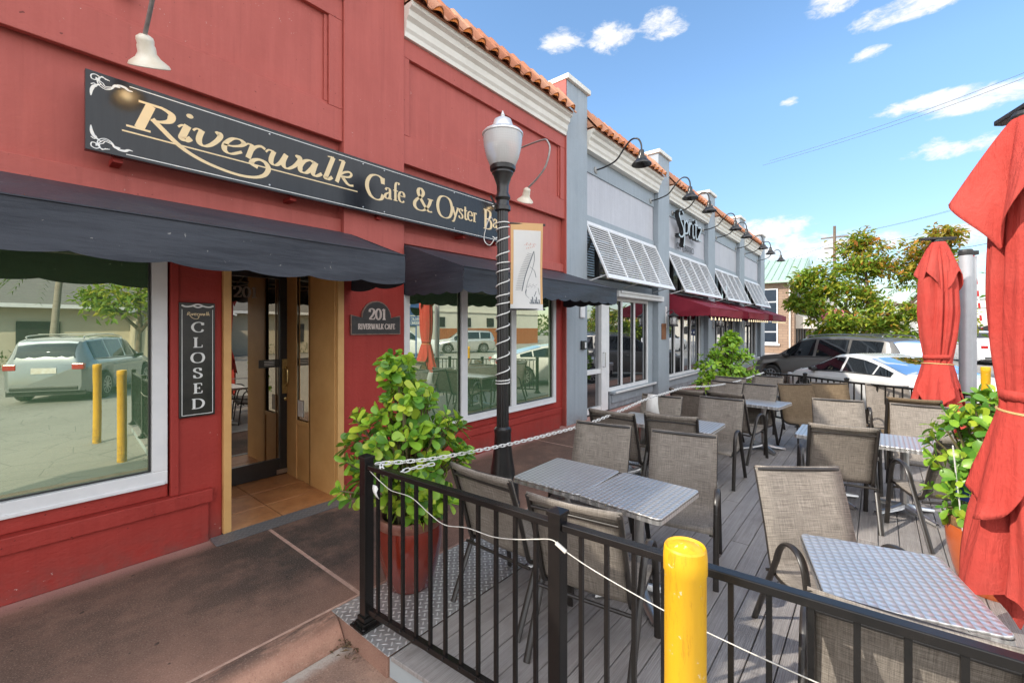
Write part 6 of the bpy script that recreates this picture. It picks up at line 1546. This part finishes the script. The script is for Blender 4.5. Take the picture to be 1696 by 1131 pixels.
nz = N_.new('ShaderNodeTexNoise'); mp = N_.new('ShaderNodeMapping'); mp.inputs['Scale'].default_value = (1,1,2.2); L_.new(tc.outputs['Generated'], mp.inputs[0]); L_.new(mp.outputs[0], nz.inputs[0]); nz.inputs['Scale'].default_value = 15; nz.inputs['Detail'].default_value = 9; nz.inputs['Roughness'].default_value = .66; nz.inputs['Distortion'].default_value = .35
total = None
for px, py, w_, h_, k in ((930,66,.060,.026,1),(1012,62,.052,.034,1),(1098,42,.050,.032,1),(1375,8,.045,.020,1),(1515,8,.085,.022,1.0),(1438,90,.030,.011,.68),(1308,170,.018,.010,.8),(1540,168,.075,.015,.95),(1640,158,.10,.022,1.0),(1600,240,.08,.017,.9),(1550,246,.03,.02,1),
                         (1270,378,.09,.026,1.0),(1340,408,.16,.034,1.0),(1440,402,.09,.022,.75),(1600,388,.10,.022,.85),(1620,432,.12,.025,.6),(1350,440,.2,.022,.5)):
    c = skydir(px, py); r_ = c.cross(Vector((0,0,1))).normalized(); u_ = r_.cross(c).normalized()
    a = wmath('DIVIDE', wmath('SUBTRACT', wdot(r_), 0), w_); b = wmath('DIVIDE', wdot(u_), h_)
    d2 = wmath('ADD', wmath('MULTIPLY', a, a), wmath('MULTIPLY', b, b)); gsn = wmath('MULTIPLY', wmath('SUBTRACT', 1, d2, True), k)
    front = wmath('GREATER_THAN', wdot(c), 0); gsn = wmath('MULTIPLY', gsn, front)
    total = gsn if total is None else wmath('MAXIMUM', total, gsn)
nf = N_.new('ShaderNodeTexNoise'); L_.new(mp.outputs[0], nf.inputs[0]); nf.inputs['Scale'].default_value = 48; nf.inputs['Detail'].default_value = 7; nf.inputs['Roughness'].default_value = .7; nf.inputs['Distortion'].default_value = .6
den = wmath('ADD', wmath('MULTIPLY', wmath('POWER', total, .75), .98), wmath('MULTIPLY', wmath('SUBTRACT', nz.outputs[0], .5), 2.5))
den = wmath('ADD', wmath('SUBTRACT', den, .13), wmath('MULTIPLY', wmath('SUBTRACT', nf.outputs[0], .5), 1.1))
den = wmath('MULTIPLY', den, wmath('GREATER_THAN', total, .001))
# a broad bank of cloud added behind the camera to light the shaded facade
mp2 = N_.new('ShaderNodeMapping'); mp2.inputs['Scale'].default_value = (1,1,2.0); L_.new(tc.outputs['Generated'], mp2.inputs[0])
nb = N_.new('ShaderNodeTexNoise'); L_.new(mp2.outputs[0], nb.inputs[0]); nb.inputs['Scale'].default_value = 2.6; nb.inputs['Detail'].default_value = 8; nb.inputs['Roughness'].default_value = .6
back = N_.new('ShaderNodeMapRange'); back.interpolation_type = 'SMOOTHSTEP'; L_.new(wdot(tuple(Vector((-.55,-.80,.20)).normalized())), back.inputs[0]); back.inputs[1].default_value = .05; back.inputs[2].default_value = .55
fill_bank = wmath('MULTIPLY', wmath('SUBTRACT', wmath('MULTIPLY', nb.outputs[0], 3.2), .95), back.outputs[0])

mr = N_.new('ShaderNodeMapRange'); L_.new(den, mr.inputs[0]); mr.inputs[1].default_value = .12; mr.inputs[2].default_value = .95; mr.interpolation_type = 'SMOOTHSTEP'
hs = N_.new('ShaderNodeHueSaturation'); hs.inputs['Hue'].default_value = .496; hs.inputs['Saturation'].default_value = 1.08; hs.inputs['Value'].default_value = 2.08; L_.new(sky.outputs[0], hs.inputs['Color'])
hz = N_.new('ShaderNodeMapRange'); L_.new(wdot((0,0,1)), hz.inputs[0]); hz.inputs[1].default_value = 0; hz.inputs[2].default_value = .42; hz.inputs[3].default_value = .50; hz.inputs[4].default_value = 1.0
hm = N_.new('ShaderNodeMix'); hm.data_type = 'RGBA'; hm.blend_type = 'MULTIPLY'; hm.inputs[0].default_value = 1; L_.new(hs.outputs[0], hm.inputs[6]); L_.new(hz.outputs[0], hm.inputs[7])
mx = N_.new('ShaderNodeMix'); mx.data_type = 'RGBA'; L_.new(mr.outputs[0], mx.inputs[0]); L_.new(hm.outputs[2], mx.inputs[6]); mx.inputs[7].default_value = (7.4,7.4,7.4,1)
mx2 = N_.new('ShaderNodeMix'); mx2.data_type = 'RGBA'; bm_ = N_.new('ShaderNodeMapRange'); L_.new(fill_bank, bm_.inputs[0]); bm_.inputs[1].default_value = 0; bm_.inputs[2].default_value = .7
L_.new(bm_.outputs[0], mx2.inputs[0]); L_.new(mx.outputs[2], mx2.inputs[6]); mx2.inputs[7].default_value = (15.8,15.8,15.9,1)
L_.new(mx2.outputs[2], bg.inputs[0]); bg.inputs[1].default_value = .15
scene.view_settings.view_transform = 'Standard'; scene.view_settings.look = 'None'; scene.view_settings.exposure = 0; scene.view_settings.gamma = 1
scene.render.engine = 'CYCLES'; scene.cycles.use_denoising = True; scene.cycles.max_bounces = 5; scene.cycles.glossy_bounces = 4; scene.cycles.transparent_max_bounces = 6
M['bulbs'].cycles.emission_sampling = 'NONE'; scene.cycles.adaptive_threshold = .025
scene.cycles.caustics_reflective = False; scene.cycles.caustics_refractive = False; scene.cycles.sample_clamp_indirect = 8
